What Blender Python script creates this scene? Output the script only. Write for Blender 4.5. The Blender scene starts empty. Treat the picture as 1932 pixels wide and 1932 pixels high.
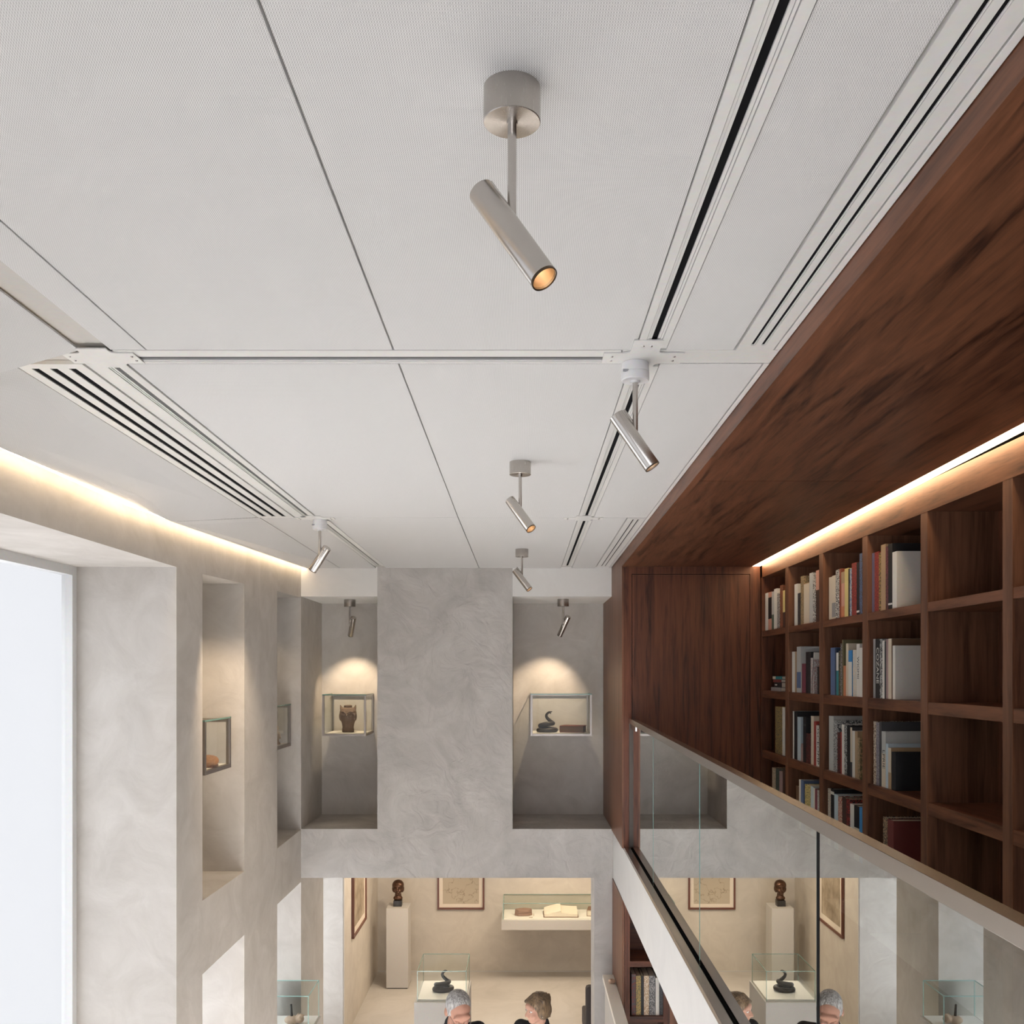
import bpy, bmesh, math, random
from mathutils import Vector, Matrix, Euler
random.seed(7)
S = bpy.context.scene
COL = S.collection
Z0 = 3.97                      # camera height above the lower floor; all z below are given from the eye
F, CX, CY = 1770.0, 985.0, 1270.0
R = math.radians

# ------------------------------------------------------------------ camera, world, exposure
cam_d = bpy.data.cameras.new('camera'); cam = bpy.data.objects.new('camera', cam_d); COL.objects.link(cam)
cam.location = (0, 0, Z0); cam.rotation_euler = (R(90), 0, 0)
cam_d.sensor_width = 36; cam_d.lens = 36 * F / 1932
cam_d.shift_x = -(CX - 966) / 1932; cam_d.shift_y = (CY - 966) / 1932
cam_d.clip_start = 0.05
S.camera = cam
S.view_settings.view_transform = 'Standard'; S.view_settings.look = 'None'
S.view_settings.gamma = 1; S.view_settings.use_curve_mapping = False
S.view_settings.exposure = 0.43
wd = bpy.data.worlds.new('world'); S.world = wd; wd.use_nodes = True
wd.node_tree.nodes['Background'].inputs[0].default_value = (0.93, 0.95, 1.0, 1)
wd.node_tree.nodes['Background'].inputs[1].default_value = .74

def area(name, loc, rot, sx, sy, power, col):
    l = bpy.data.lights.new(name, 'AREA'); l.shape = 'RECTANGLE'; l.size = sx; l.size_y = sy
    l.energy = power; l.color = col
    o = bpy.data.objects.new(name, l); COL.objects.link(o)
    o.location = (loc[0], loc[1], loc[2] + Z0); o.rotation_euler = rot
    return o
def spot(name, loc, target, power, col, angle=50, blend=.6, size=.02):
    l = bpy.data.lights.new(name, 'SPOT'); l.energy = power; l.color = col
    l.spot_size = R(angle); l.spot_blend = blend; l.shadow_soft_size = size
    o = bpy.data.objects.new(name, l); COL.objects.link(o)
    o.location = (loc[0], loc[1], loc[2] + Z0)
    d = Vector(target) - Vector(loc)
    o.rotation_euler = d.to_track_quat('-Z', 'Y').to_euler()
    return o
WARM = (1.0, .78, .54)
GAL = (1.0, .83, .64)
# daylight entering the tall left windows
DAY = (.91, .95, 1.0)
area('day_area', (-2.75, .6, -1.4), (0, R(-90), 0), 3.6, 3.4, 6, DAY)
area('day_area', (-2.75, 4.1, -1.4), (0, R(-90), 0), 3.6, 2.0, 25, DAY)
area('day_area', (-2.72, 6.1, -2.8), (0, R(-90), 0), 1.9, .8, 14, DAY)
area('day_area', (-2.72, 7.8, -2.8), (0, R(-90), 0), 1.9, .75, 14, DAY)
area('day_area', (-2.72, 9.6, -2.8), (0, R(-90), 0), 1.9, .9, 17, DAY)
# added fill lamp behind the viewer, brightens the far walls from the front
front_fill = area('day_area', (-.6, -2.75, -1.7), (R(94), 0, 0), 3.6, 4.0, 31, (.925, .945, 1.0)); front_fill.data.spread = R(110)
# added unseen beam on the hidden lower floor, bounces fill up to the ceiling
sl_ = area('floor_bounce_fill', (-.6, -2.74, -1.3), (R(70), 0, 0), 3.4, 1.2, 470, (.925, .945, 1.0)); sl_.data.spread = R(16)
# warm ceiling lights of the lower gallery, behind the beam
area('gallery_light', (.3, 11.3, -1.76), (R(-18), 0, 0), 1.6, .2, 28, GAL)
area('gallery_light', (-.9, 10.6, -1.76), (R(-10), 0, 0), 1.2, .3, 21, GAL)
spot('gallery_spot', (.75, 11.6, -1.78), (.62, 12.3, -3.0), 32, GAL, 95, .8)
spot('gallery_spot', (-.9, 10.9, -1.78), (-1.7, 12.0, -3.2), 32, GAL, 80, .7)
spot('gallery_spot', (-.60, 8.9, -1.83), (-.72, 8.75, -3.0), 14, (1, .84, .66), 50, .7)

# ------------------------------------------------------------------ materials
MC = {}
def nodes(name):
    m = bpy.data.materials.new(name); m.use_nodes = True
    nt = m.node_tree; b = nt.nodes['Principled BSDF']
    return m, nt, b
def flat(name, col, rough=.6, metal=0, bump=0, bscale=60, emis=None, spec=.5):
    if name in MC: return MC[name]
    m, nt, b = nodes(name)
    b.inputs['Base Color'].default_value = (*col, 1); b.inputs['Roughness'].default_value = rough
    b.inputs['Metallic'].default_value = metal
    b.inputs['Specular IOR Level'].default_value = spec
    if emis:
        b.inputs['Emission Color'].default_value = (*emis[0], 1); b.inputs['Emission Strength'].default_value = emis[1]
    tc = nt.nodes.new('ShaderNodeTexCoord'); n = nt.nodes.new('ShaderNodeTexNoise')
    n.inputs['Scale'].default_value = bscale; n.inputs['Detail'].default_value = 4
    nt.links.new(tc.outputs['Object'], n.inputs['Vector'])
    mx = nt.nodes.new('ShaderNodeMix'); mx.data_type = 'RGBA'; mx.blend_type = 'MULTIPLY'
    mx.inputs['Factor'].default_value = .12
    mx.inputs['A'].default_value = (*col, 1); nt.links.new(n.outputs['Color'], mx.inputs['B'])
    nt.links.new(mx.outputs['Result'], b.inputs['Base Color'])
    if bump:
        bp = nt.nodes.new('ShaderNodeBump'); bp.inputs['Strength'].default_value = bump; bp.inputs['Distance'].default_value = .004
        nt.links.new(n.outputs['Fac'], bp.inputs['Height']); nt.links.new(bp.outputs['Normal'], b.inputs['Normal'])
    MC[name] = m; return m
def ramp(nt, stops):
    r = nt.nodes.new('ShaderNodeValToRGB'); e = r.color_ramp.elements
    while len(e) < len(stops): e.new(.5)
    for k, (p, c) in enumerate(stops): e[k].position = p; e[k].color = (*c, 1)
    return r
def plaster(name, c0, c1, bump=.25, scale=2.2):
    m, nt, b = nodes(name); tc = nt.nodes.new('ShaderNodeTexCoord')
    wp = nt.nodes.new('ShaderNodeTexNoise'); wp.inputs['Scale'].default_value = 1.6; wp.inputs['Detail'].default_value = 3
    nt.links.new(tc.outputs['Object'], wp.inputs['Vector'])
    mv = nt.nodes.new('ShaderNodeMix'); mv.data_type = 'RGBA'; mv.inputs['Factor'].default_value = .22
    nt.links.new(tc.outputs['Object'], mv.inputs['A']); nt.links.new(wp.outputs['Color'], mv.inputs['B'])
    n = nt.nodes.new('ShaderNodeTexNoise'); n.inputs['Scale'].default_value = scale * 2; n.inputs['Detail'].default_value = 9; n.inputs['Roughness'].default_value = .62
    n.inputs['Distortion'].default_value = .9
    nt.links.new(mv.outputs['Result'], n.inputs['Vector'])
    r = ramp(nt, [(.32, c0), (.5, tuple((a + d) / 2 for a, d in zip(c0, c1))), (.68, c1)])
    nt.links.new(n.outputs['Fac'], r.inputs['Fac']); nt.links.new(r.outputs['Color'], b.inputs['Base Color'])
    v = nt.nodes.new('ShaderNodeTexNoise'); v.inputs['Scale'].default_value = 6; v.inputs['Distortion'].default_value = 2.2; v.inputs['Detail'].default_value = 5
    nt.links.new(mv.outputs['Result'], v.inputs['Vector'])
    bp = nt.nodes.new('ShaderNodeBump'); bp.inputs['Strength'].default_value = bump; bp.inputs['Distance'].default_value = .012
    nt.links.new(v.outputs['Fac'], bp.inputs['Height']); nt.links.new(bp.outputs['Normal'], b.inputs['Normal'])
    b.inputs['Roughness'].default_value = .72; b.inputs['Specular IOR Level'].default_value = .25
    return m
def walnut(name, axis, dark=(.030, .0092, .0045), light=(.150, .050, .024), rough=.42):
    m, nt, b = nodes(name); tc = nt.nodes.new('ShaderNodeTexCoord'); mp = nt.nodes.new('ShaderNodeMapping')
    sc = {'x': (1.2, 16, 16), 'y': (16, 1.2, 16), 'z': (16, 16, .9)}[axis]
    mp.inputs['Scale'].default_value = sc
    nt.links.new(tc.outputs['Object'], mp.inputs['Vector'])
    n = nt.nodes.new('ShaderNodeTexNoise'); n.inputs['Scale'].default_value = 1.3; n.inputs['Detail'].default_value = 8
    n.inputs['Roughness'].default_value = .6; n.inputs['Distortion'].default_value = .7
    nt.links.new(mp.outputs['Vector'], n.inputs['Vector'])
    n2 = nt.nodes.new('ShaderNodeTexNoise'); n2.inputs['Scale'].default_value = 9; n2.inputs['Detail'].default_value = 3
    nt.links.new(mp.outputs['Vector'], n2.inputs['Vector'])
    ad = nt.nodes.new('ShaderNodeMath'); ad.operation = 'MULTIPLY_ADD'; ad.inputs[1].default_value = .28
    nt.links.new(n2.outputs['Fac'], ad.inputs[0]); nt.links.new(n.outputs['Fac'], ad.inputs[2])
    mid = tuple((a * .45 + d * .55) for a, d in zip(dark, light))
    r = ramp(nt, [(.45, dark), (.62, mid), (.84, light)])
    nt.links.new(ad.outputs[0], r.inputs['Fac']); nt.links.new(r.outputs['Color'], b.inputs['Base Color'])
    bp = nt.nodes.new('ShaderNodeBump'); bp.inputs['Strength'].default_value = .12; bp.inputs['Distance'].default_value = .002
    nt.links.new(n2.outputs['Fac'], bp.inputs['Height']); nt.links.new(bp.outputs['Normal'], b.inputs['Normal'])
    b.inputs['Roughness'].default_value = rough; b.inputs['Specular IOR Level'].default_value = .35
    return m
def fabric_ceiling():
    m, nt, b = nodes('woven_fabric_white'); tc = nt.nodes.new('ShaderNodeTexCoord'); sp = nt.nodes.new('ShaderNodeSeparateXYZ')
    nt.links.new(tc.outputs['Object'], sp.inputs[0])
    def mth(op, a, bb=None, c=None):
        k = nt.nodes.new('ShaderNodeMath'); k.operation = op
        for i, v in enumerate((a, bb, c)):
            if v is None: continue
            if isinstance(v, (int, float)): k.inputs[i].default_value = v
            else: nt.links.new(v, k.inputs[i])
        return k.outputs[0]
    px, py = 2 * math.pi / .0042, 2 * math.pi / .0066
    sx = mth('SINE', mth('MULTIPLY', sp.outputs[0], px))
    sy = mth('SINE', mth('MULTIPLY', sp.outputs[1], py))
    w = mth('MULTIPLY_ADD', mth('MULTIPLY', sx, sy), .5, .5)
    w = mth('MULTIPLY_ADD', sx, .22, mth('MULTIPLY', w, .78))
    r = ramp(nt, [(0, (.46, .455, .45)), (.55, (.69, .685, .68)), (1, (.83, .825, .82))])
    nt.links.new(w, r.inputs['Fac'])
    nt.links.new(r.outputs['Color'], b.inputs['Base Color'])
    bp = nt.nodes.new('ShaderNodeBump'); bp.inputs['Strength'].default_value = .5; bp.inputs['Distance'].default_value = .0007
    nt.links.new(w, bp.inputs['Height']); nt.links.new(bp.outputs['Normal'], b.inputs['Normal'])
    b.inputs['Roughness'].default_value = .9; b.inputs['Specular IOR Level'].default_value = .15
    return m
def brushed(name, col, rough=.3, aniso=.5, axis='z'):
    m, nt, b = nodes(name); b.inputs['Metallic'].default_value = 1; b.inputs['Base Color'].default_value = (*col, 1)
    tc = nt.nodes.new('ShaderNodeTexCoord'); mp = nt.nodes.new('ShaderNodeMapping')
    mp.inputs['Scale'].default_value = (900, 900, 40) if axis == 'z' else (900, 15, 900)
    nt.links.new(tc.outputs['Object'], mp.inputs['Vector'])
    n = nt.nodes.new('ShaderNodeTexNoise'); n.inputs['Scale'].default_value = 1; n.inputs['Detail'].default_value = 2
    nt.links.new(mp.outputs['Vector'], n.inputs['Vector'])
    mr = nt.nodes.new('ShaderNodeMapRange'); mr.inputs['To Min'].default_value = rough - .02; mr.inputs['To Max'].default_value = rough + .03
    nt.links.new(n.outputs['Fac'], mr.inputs['Value']); nt.links.new(mr.outputs['Result'], b.inputs['Roughness'])
    b.inputs['Anisotropic'].default_value = aniso
    if aniso:
        tg = nt.nodes.new('ShaderNodeTangent'); tg.direction_type = 'RADIAL'; tg.axis = 'Z'; nt.links.new(tg.outputs[0], b.inputs['Tangent'])
    return m
def glass_mat(name, tint, base, gain, power, front_only=True, rough=0):
    m = bpy.data.materials.new(name); m.use_nodes = True; nt = m.node_tree; nt.nodes.clear()
    out = nt.nodes.new('ShaderNodeOutputMaterial'); mix = nt.nodes.new('ShaderNodeMixShader')
    tr = nt.nodes.new('ShaderNodeBsdfTransparent'); gl = nt.nodes.new('ShaderNodeBsdfGlossy')
    tr.inputs['Color'].default_value = (*tint, 1); gl.inputs['Roughness'].default_value = rough
    gl.inputs['Color'].default_value = (.95, .97, .96, 1)
    lw = nt.nodes.new('ShaderNodeLayerWeight'); lw.inputs['Blend'].default_value = .5
    p = nt.nodes.new('ShaderNodeMath'); p.operation = 'POWER'; p.inputs[1].default_value = power
    nt.links.new(lw.outputs['Facing'], p.inputs[0])
    ma = nt.nodes.new('ShaderNodeMath'); ma.operation = 'MULTIPLY_ADD'; ma.use_clamp = True
    ma.inputs[1].default_value = gain; ma.inputs[2].default_value = base
    nt.links.new(p.outputs[0], ma.inputs[0])
    last = ma.outputs[0]
    if front_only:
        g = nt.nodes.new('ShaderNodeNewGeometry'); s = nt.nodes.new('ShaderNodeMath'); s.operation = 'SUBTRACT'; s.inputs[0].default_value = 1
        nt.links.new(g.outputs['Backfacing'], s.inputs[1])
        k = nt.nodes.new('ShaderNodeMath'); k.operation = 'MULTIPLY'
        nt.links.new(last, k.inputs[0]); nt.links.new(s.outputs[0], k.inputs[1]); last = k.outputs[0]
    nt.links.new(last, mix.inputs[0]); nt.links.new(tr.outputs[0], mix.inputs[1]); nt.links.new(gl.outputs[0], mix.inputs[2])
    nt.links.new(mix.outputs[0], out.inputs['Surface'])
    return m
M = dict(
    fabric=fabric_ceiling(),
    wall=plaster('trowelled_plaster', (.46, .43, .395), (.56, .53, .495)),
    column=plaster('trowelled_plaster_grey', (.40, .383, .365), (.54, .52, .50), 1.0, 1.6),
    white=plaster('smooth_white_plaster', (.76, .75, .73), (.80, .79, .77), .05),
    gallery=plaster('gallery_plaster', (.50, .45, .39), (.58, .53, .46), .12),
    wz=walnut('walnut_vertical', 'z'), wy=walnut('walnut_lengthwise', 'y', (.055, .019, .009), (.20, .080, .040)),
    wx=walnut('walnut_crosswise', 'x'),
    wedge=walnut('walnut_edge', 'z', (.085, .034, .019), (.21, .095, .052)),
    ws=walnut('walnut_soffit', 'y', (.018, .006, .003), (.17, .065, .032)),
    nickel=brushed('brushed_nickel', (.55, .52, .49), .24, 0),
    canopy=brushed('radially_brushed_nickel', (.50, .47, .44), .26, .8),
    rail=brushed('brushed_steel_rail', (.50, .465, .44), .24, 0, 'y'),
    dark=flat('blackened_recess', (.010, .010, .011), .95, spec=.05),
    track=flat('white_track_paint', (.74, .735, .715), .45),
    trackgrey=flat('grey_track_channel', (.13, .13, .13), .7, spec=.2),
    plastic=flat('white_plastic', (.78, .78, .79), .35),
    seam=flat('seam_shadow_backing', (.55, .53, .50), .8),
    screw=flat('bright_screw_steel', (.7, .69, .67), .2, 1),
    led=flat('led_diffuser_warm', (1, .9, .75), .5, emis=((1.0, .74, .44), 10)),
    bulb=flat('lamp_source_warm', (1, .9, .75), .5, emis=((1.0, .88, .70), 22)),
    refl=flat('champagne_reflector', (.80, .64, .47), .32, 1),
    floor=plaster('microcement_floor', (.43, .395, .35), (.51, .475, .43), .04, 1.2),
    bfloor=walnut('balcony_floor_wood', 'y', (.06, .03, .018), (.14, .07, .04)),
    plinth=flat('white_plinth_paint', (.54, .51, .47), .6),
    fascia=plaster('fascia_plaster', (.60, .59, .575), (.64, .63, .61), .05),
    case_base=flat('case_base_board', (.85, .80, .72), .5),
    frame=brushed('satin_case_frame', (.37, .33, .30), .38, 0),
    green=flat('green_glass_edge', (.16, .30, .25), .15, spec=.8),
    teal=flat('teal_glass_edge', (.30, .52, .50), .15, spec=.8),
    bronze=flat('dark_bronze', (.036, .026, .019), .42, .15, .5, 90),
    brown_bronze=flat('brown_bronze', (.10, .05, .03), .3, .7, .3, 70),
    stone=flat('brown_carved_stone', (.20, .135, .10), .75, 0, .7, 120),
    leather=flat('red_brown_leather', (.17, .05, .026), .7, 0, .3, 160, spec=.15),
    paper=flat('aged_paper', (.78, .68, .54), .8),
    mat_board=flat('cream_mat_board', (.74, .65, .54), .8),
    frame_wood=flat('mahogany_frame', (.12, .035, .016), .35),
    fossil=flat('brown_fossil', (.33, .17, .09), .8, 0, .9, 160),
    clay=flat('pale_clay', (.50, .38, .29), .8, 0, .6, 90),
    blackw=flat('blackened_wood', (.02, .018, .016), .5),
    chair=flat('dark_brown_upholstery', (.045, .035, .032), .8, 0, .3, 300),
    skin=flat('skin', (.40, .215, .155), .6, 0, .15, 120, spec=.2),
    skin2=flat('skin_fair', (.50, .29, .215), .6, 0, .15, 120, spec=.2),
    black=flat('black_cloth', (.013, .013, .015), .85, 0, .3, 250),
    navy=flat('charcoal_trousers', (.03, .032, .04), .85),
    shoe=flat('black_shoe_leather', (.015, .013, .012), .35),
    eye=flat('eye_white', (.7, .68, .65), .2), iris=flat('dark_iris', (.03, .02, .015), .2),
    pearl=flat('pearl', (.85, .82, .78), .2), lens=None,
    winframe=flat('white_window_frame', (.7, .7, .7), .4),
    bal=glass_mat('balustrade_glass', (.58, .60, .58), .06, 1.55, 2.4),
    case=glass_mat('case_glass', (.978, .99, .982), .012, .45, 4),
    pane=glass_mat('window_glass', (.98, .98, .98), .04, .5, 4),
)
def hair_mat(name, c0, c1):
    m, nt, b = nodes(name); tc = nt.nodes.new('ShaderNodeTexCoord'); mp = nt.nodes.new('ShaderNodeMapping')
    mp.inputs['Scale'].default_value = (120, 120, 22); nt.links.new(tc.outputs['Object'], mp.inputs['Vector'])
    n = nt.nodes.new('ShaderNodeTexNoise'); n.inputs['Scale'].default_value = 1; n.inputs['Detail'].default_value = 4; n.inputs['Distortion'].default_value = .6
    nt.links.new(mp.outputs['Vector'], n.inputs['Vector'])
    r = ramp(nt, [(.35, c0), (.65, c1)]); nt.links.new(n.outputs['Fac'], r.inputs['Fac']); nt.links.new(r.outputs['Color'], b.inputs['Base Color'])
    bp = nt.nodes.new('ShaderNodeBump'); bp.inputs['Strength'].default_value = .9; bp.inputs['Distance'].default_value = .004
    nt.links.new(n.outputs['Fac'], bp.inputs['Height']); nt.links.new(bp.outputs['Normal'], b.inputs['Normal'])
    b.inputs['Roughness'].default_value = .6
    return m
M['hair_grey'] = hair_mat('short_grey_hair', (.17, .16, .155), (.50, .49, .48))
M['hair_brown'] = hair_mat('brown_streaked_hair', (.045, .027, .015), (.21, .135, .07))
def print_mat(name, paper, ink, scale, kind='contour'):
    m, nt, b = nodes(name); tc = nt.nodes.new('ShaderNodeTexCoord'); n = nt.nodes.new('ShaderNodeTexNoise')
    n.inputs['Scale'].default_value = scale; n.inputs['Detail'].default_value = 6; n.inputs['Roughness'].default_value = .55
    nt.links.new(tc.outputs['Object'], n.inputs['Vector'])
    if kind == 'contour': st = [(0, paper), (.492, paper), (.5, ink), (.508, paper), (1, tuple(c * .92 for c in paper))]
    else: st = [(.3, ink), (.7, paper)]
    r = ramp(nt, st); nt.links.new(n.outputs['Fac'], r.inputs['Fac']); nt.links.new(r.outputs['Color'], b.inputs['Base Color'])
    b.inputs['Roughness'].default_value = .8
    return m
M['map'] = print_mat('engraved_chart_print', (.44, .37, .28), (.19, .15, .10), 4.2)
M['sepia'] = print_mat('sepia_print', (.44, .36, .26), (.20, .15, .10), 6, 'cloud')

# ------------------------------------------------------------------ mesh helpers
class MB:
    def __init__(s): s.v = []; s.f = []
    def add(s, vs, fs):
        o = len(s.v); s.v += [tuple(v) for v in vs]; s.f += [tuple(i + o for i in f) for f in fs]; return s
    def hexa(s, b, t):          # 4 bottom corners ccw seen from above, 4 top corners
        return s.add(list(b) + list(t), [(3, 2, 1, 0), (4, 5, 6, 7), (0, 1, 5, 4), (1, 2, 6, 5), (2, 3, 7, 6), (3, 0, 4, 7)])
    def box(s, x0, x1, y0, y1, z0, z1):
        return s.hexa([(x0, y0, z0), (x1, y0, z0), (x1, y1, z0), (x0, y1, z0)], [(x0, y0, z1), (x1, y0, z1), (x1, y1, z1), (x0, y1, z1)])
    def tube(s, pts, rs, n=16, caps=True):
        pts = [Vector(p) for p in pts]
        if not hasattr(rs, '__len__'): rs = [rs] * len(pts)
        rings = []; up = None
        for i, p in enumerate(pts):
            d = (pts[min(i + 1, len(pts) - 1)] - pts[max(i - 1, 0)]).normalized()
            if up is None: up = Vector((0, 0, 1)) if abs(d.z) < .9 else Vector((0, 1, 0))
            a = d.cross(up).normalized(); up = a.cross(d).normalized()
            rings.append([p + (a * math.cos(2 * math.pi * k / n) + up * math.sin(2 * math.pi * k / n)) * rs[i] for k in range(n)])
        vs = [v for r in rings for v in r]; fs = []
        for i in range(len(rings) - 1):
            for k in range(n):
                fs.append((i * n + k, i * n + (k + 1) % n, (i + 1) * n + (k + 1) % n, (i + 1) * n + k))
        if caps: fs.append(tuple(range(n - 1, -1, -1))); fs.append(tuple((len(rings) - 1) * n + k for k in range(n)))
        return s.add(vs, fs)
    def lathe(s, c, prof, n=32, sx=1, sy=1):
        vs = []; fs = []
        for r, z in prof:
            for k in range(n): vs.append((c[0] + r * sx * math.cos(2 * math.pi * k / n), c[1] + r * sy * math.sin(2 * math.pi * k / n), c[2] + z))
        for i in range(len(prof) - 1):
            for k in range(n): fs.append((i * n + k, i * n + (k + 1) % n, (i + 1) * n + (k + 1) % n, (i + 1) * n + k))
        fs.append(tuple(range(n - 1, -1, -1))); fs.append(tuple((len(prof) - 1) * n + k for k in range(n)))
        return s.add(vs, fs)
    def ball(s, c, r, nu=16, nv=10, mat=None):
        if not hasattr(r, '__len__'): r = (r, r, r)
        vs = [(0, 0, -1)]
        for i in range(1, nv):
            t = -math.pi / 2 + math.pi * i / nv
            for k in range(nu): vs.append((math.cos(t) * math.cos(2 * math.pi * k / nu), math.cos(t) * math.sin(2 * math.pi * k / nu), math.sin(t)))
        vs.append((0, 0, 1)); fs = []
        for k in range(nu): fs.append((0, 1 + (k + 1) % nu, 1 + k))
        for i in range(nv - 2):
            for k in range(nu):
                a = 1 + i * nu; b_ = a + nu
                fs.append((a + k, a + (k + 1) % nu, b_ + (k + 1) % nu, b_ + k))
        L = len(vs) - 1; a = 1 + (nv - 2) * nu
        for k in range(nu): fs.append((a + k, a + (k + 1) % nu, L))
        out = []
        for v in vs:
            p = Vector((v[0] * r[0], v[1] * r[1], v[2] * r[2]))
            if mat is not None: p = mat @ p
            out.append((p.x + c[0], p.y + c[1], p.z + c[2]))
        return s.add(out, fs)
    def cap(s, a, b, ra, rb=None, n=12):       # tapered capsule
        rb = ra if rb is None else rb
        s.tube([a, b], [ra, rb], n); s.ball(a, ra, n, 8); s.ball(b, rb, n, 8); return s
    def xf(s, fn): s.v = [tuple(fn(Vector(v))) for v in s.v]; return s

def thing(name, label, cat, loc, group=None):
    o = bpy.data.objects.new(name, None); COL.objects.link(o)
    o.location = (loc[0], loc[1], loc[2] + Z0); o.empty_display_size = .1
    o['label'] = label; o['category'] = cat
    if group: o['group'] = group
    return o
def root_of(o):
    p = Vector((0, 0, 0))
    while o is not None: p = p + o.location; o = o.parent
    return p
def obj(name, mb, mat, parent=None, label=None, cat=None, group=None, kind=None, smooth=None, bevel=0):
    me = bpy.data.meshes.new(name)
    if parent is None:
        xs = [v[0] for v in mb.v]; ys = [v[1] for v in mb.v]; zs = [v[2] for v in mb.v]
        org = Vector(((min(xs) + max(xs)) / 2, (min(ys) + max(ys)) / 2, min(zs) + Z0))
        if kind == 'structure': org = Vector((0, 0, 0))
    else: org = root_of(parent)
    me.from_pydata([(v[0] - org.x, v[1] - org.y, v[2] + Z0 - org.z) for v in mb.v], [], mb.f)
    me.update()
    if smooth is not None:
        me.shade_smooth()
        me.set_sharp_from_angle(angle=R(smooth))
    me.materials.append(mat)
    o = bpy.data.objects.new(name, me); COL.objects.link(o)
    if parent is None: o.location = org
    else: o.parent = parent
    if bevel:
        b = o.modifiers.new('bevel', 'BEVEL'); b.width = bevel; b.segments = 2; b.limit_method = 'ANGLE'
    if label: o['label'] = label
    if cat: o['category'] = cat
    if group: o['group'] = group
    if kind: o['kind'] = kind
    return o
def B(x0, x1, y0, y1, z0, z1): return MB().box(x0, x1, y0, y1, z0, z1)
def remesh(o, vs, it=2, f=.5):
    m = o.modifiers.new('remesh', 'REMESH'); m.mode = 'VOXEL'; m.voxel_size = vs; m.use_smooth_shade = True
    if it:
        s = o.modifiers.new('smooth', 'SMOOTH'); s.iterations = it; s.factor = f
    return o
def PX(px, py, x):              # point on the plane x = const seen at a pixel
    d = x * F / (px - CX); return (x, d, (CY - py) / F * d)
def PD(px, py, d): return ((px - CX) / F * d, d, (CY - py) / F * d)

# ------------------------------------------------------------------ the shell
def Cz(y): return .917 + .0102 * (8.2 - y)
XL, XR = -1.932, .795
YF, YB = -2.4, 12.48
H = -3.97
XO = -2.50
# floor, gallery ceiling
obj('floor', B(-2.7, 2.5, YF - .2, YB + .2, H - .1, H), M['floor'], kind='structure')
obj('ceiling_2', B(-2.6, 2.2, 9.16, YB + .1, -1.74, -1.6), M['white'], kind='structure')

# left wall: piers and bands round the niches and windows
w = MB()
def wl(y0, y1, za, zb, ta, tb, xo=XO, xi=XL):
    w.hexa([(xo, y0, za), (xi, y0, za), (xi, y1, zb), (xo, y1, zb)], [(xo, y0, ta), (xi, y0, ta), (xi, y1, tb), (xo, y1, tb)])
TOP = 1.25
wl(YF, -1.3, H, H, TOP, TOP)
wl(-1.3, 2.35, .593, .593, TOP, TOP); wl(2.35, 3.05, H, H, TOP, TOP)
wl(3.05, 5.245, .593, .593, TOP, TOP)
wl(5.245, 5.671, H, H, TOP, TOP)
wl(5.671, 6.526, .599, .623, TOP, TOP); wl(5.671, 6.526, -1.82, -1.82, -1.375, -1.379)
wl(6.526, 7.402, H, H, TOP, TOP)
wl(7.402, 8.2, .648, .660, TOP, TOP); wl(7.402, 8.2, -1.825, -1.825, -1.384, -1.367)
wl(8.2, 9.12, H, H, TOP, TOP)
wl(9.12, 10.12, -1.76, -1.76, -1.5, -1.5)
wl(10.12, YB + .1, H, H, -1.5, -1.5)
w.box(XO - .04, XO, 5.5, 6.7, -1.6, .8); w.box(XO - .04, XO, 7.2, 8.3, -1.6, .8)
obj('wall_left', w, M['wall'], kind='structure')
# windows in the left wall
def window(n, y0, y1, z0, z1, mull=0):
    f = MB(); x0, x1 = XO - .05, XO + .01; t = .05
    f.box(x0, x1, y0, y0 + t, z0, z1); f.box(x0, x1, y1 - t, y1, z0, z1)
    f.box(x0, x1, y0 + t, y1 - t, z0, z0 + t); f.box(x0, x1, y0 + t, y1 - t, z1 - t, z1)
    for k in range(mull):
        yy = y0 + (y1 - y0) * (k + 1) / (mull + 1); f.box(x0 + .005, x1 - .005, yy - .02, yy + .02, z0 + t, z1 - t)
    o = obj('window_%d' % n, f, M['winframe'], kind='structure')
    obj('pane', B(XO - .03, XO - .02, y0 + t, y1 - t, z0 + t, z1 - t), M['pane'], o)
window(1, -1.3, 2.35, H, .593, 1); window(2, 3.05, 5.245, H, .593)
window(3, 5.671, 6.526, H, -1.82); window(4, 7.402, 8.2, H, -1.825); window(5, 9.12, 10.12, H, -1.76)

fw = MB(); fw.box(XO, -2.3, YF - .2, YF, H, TOP); fw.box(1.7, 2.5, YF - .2, YF, H, TOP); fw.box(-2.3, 1.7, YF - .2, YF, .75, TOP)
obj('wall_front', fw, M['wall'], kind='structure')
f = MB()
for a in (-2.3, -1.0, .3, 1.65): f.box(a, a + .05, YF - .15, YF - .09, H, .75)
for a in (H, -1.7, .70): f.box(-2.25, 1.65, YF - .149, YF - .091, a, a + .05)
wf = obj('window_6', f, M['winframe'], kind='structure')  # unseen glazing behind the viewer, added to let the frontal fill in
obj('pane', B(-2.25, 1.65, YF - .125, YF - .115, H, .75), M['pane'], wf)

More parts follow.
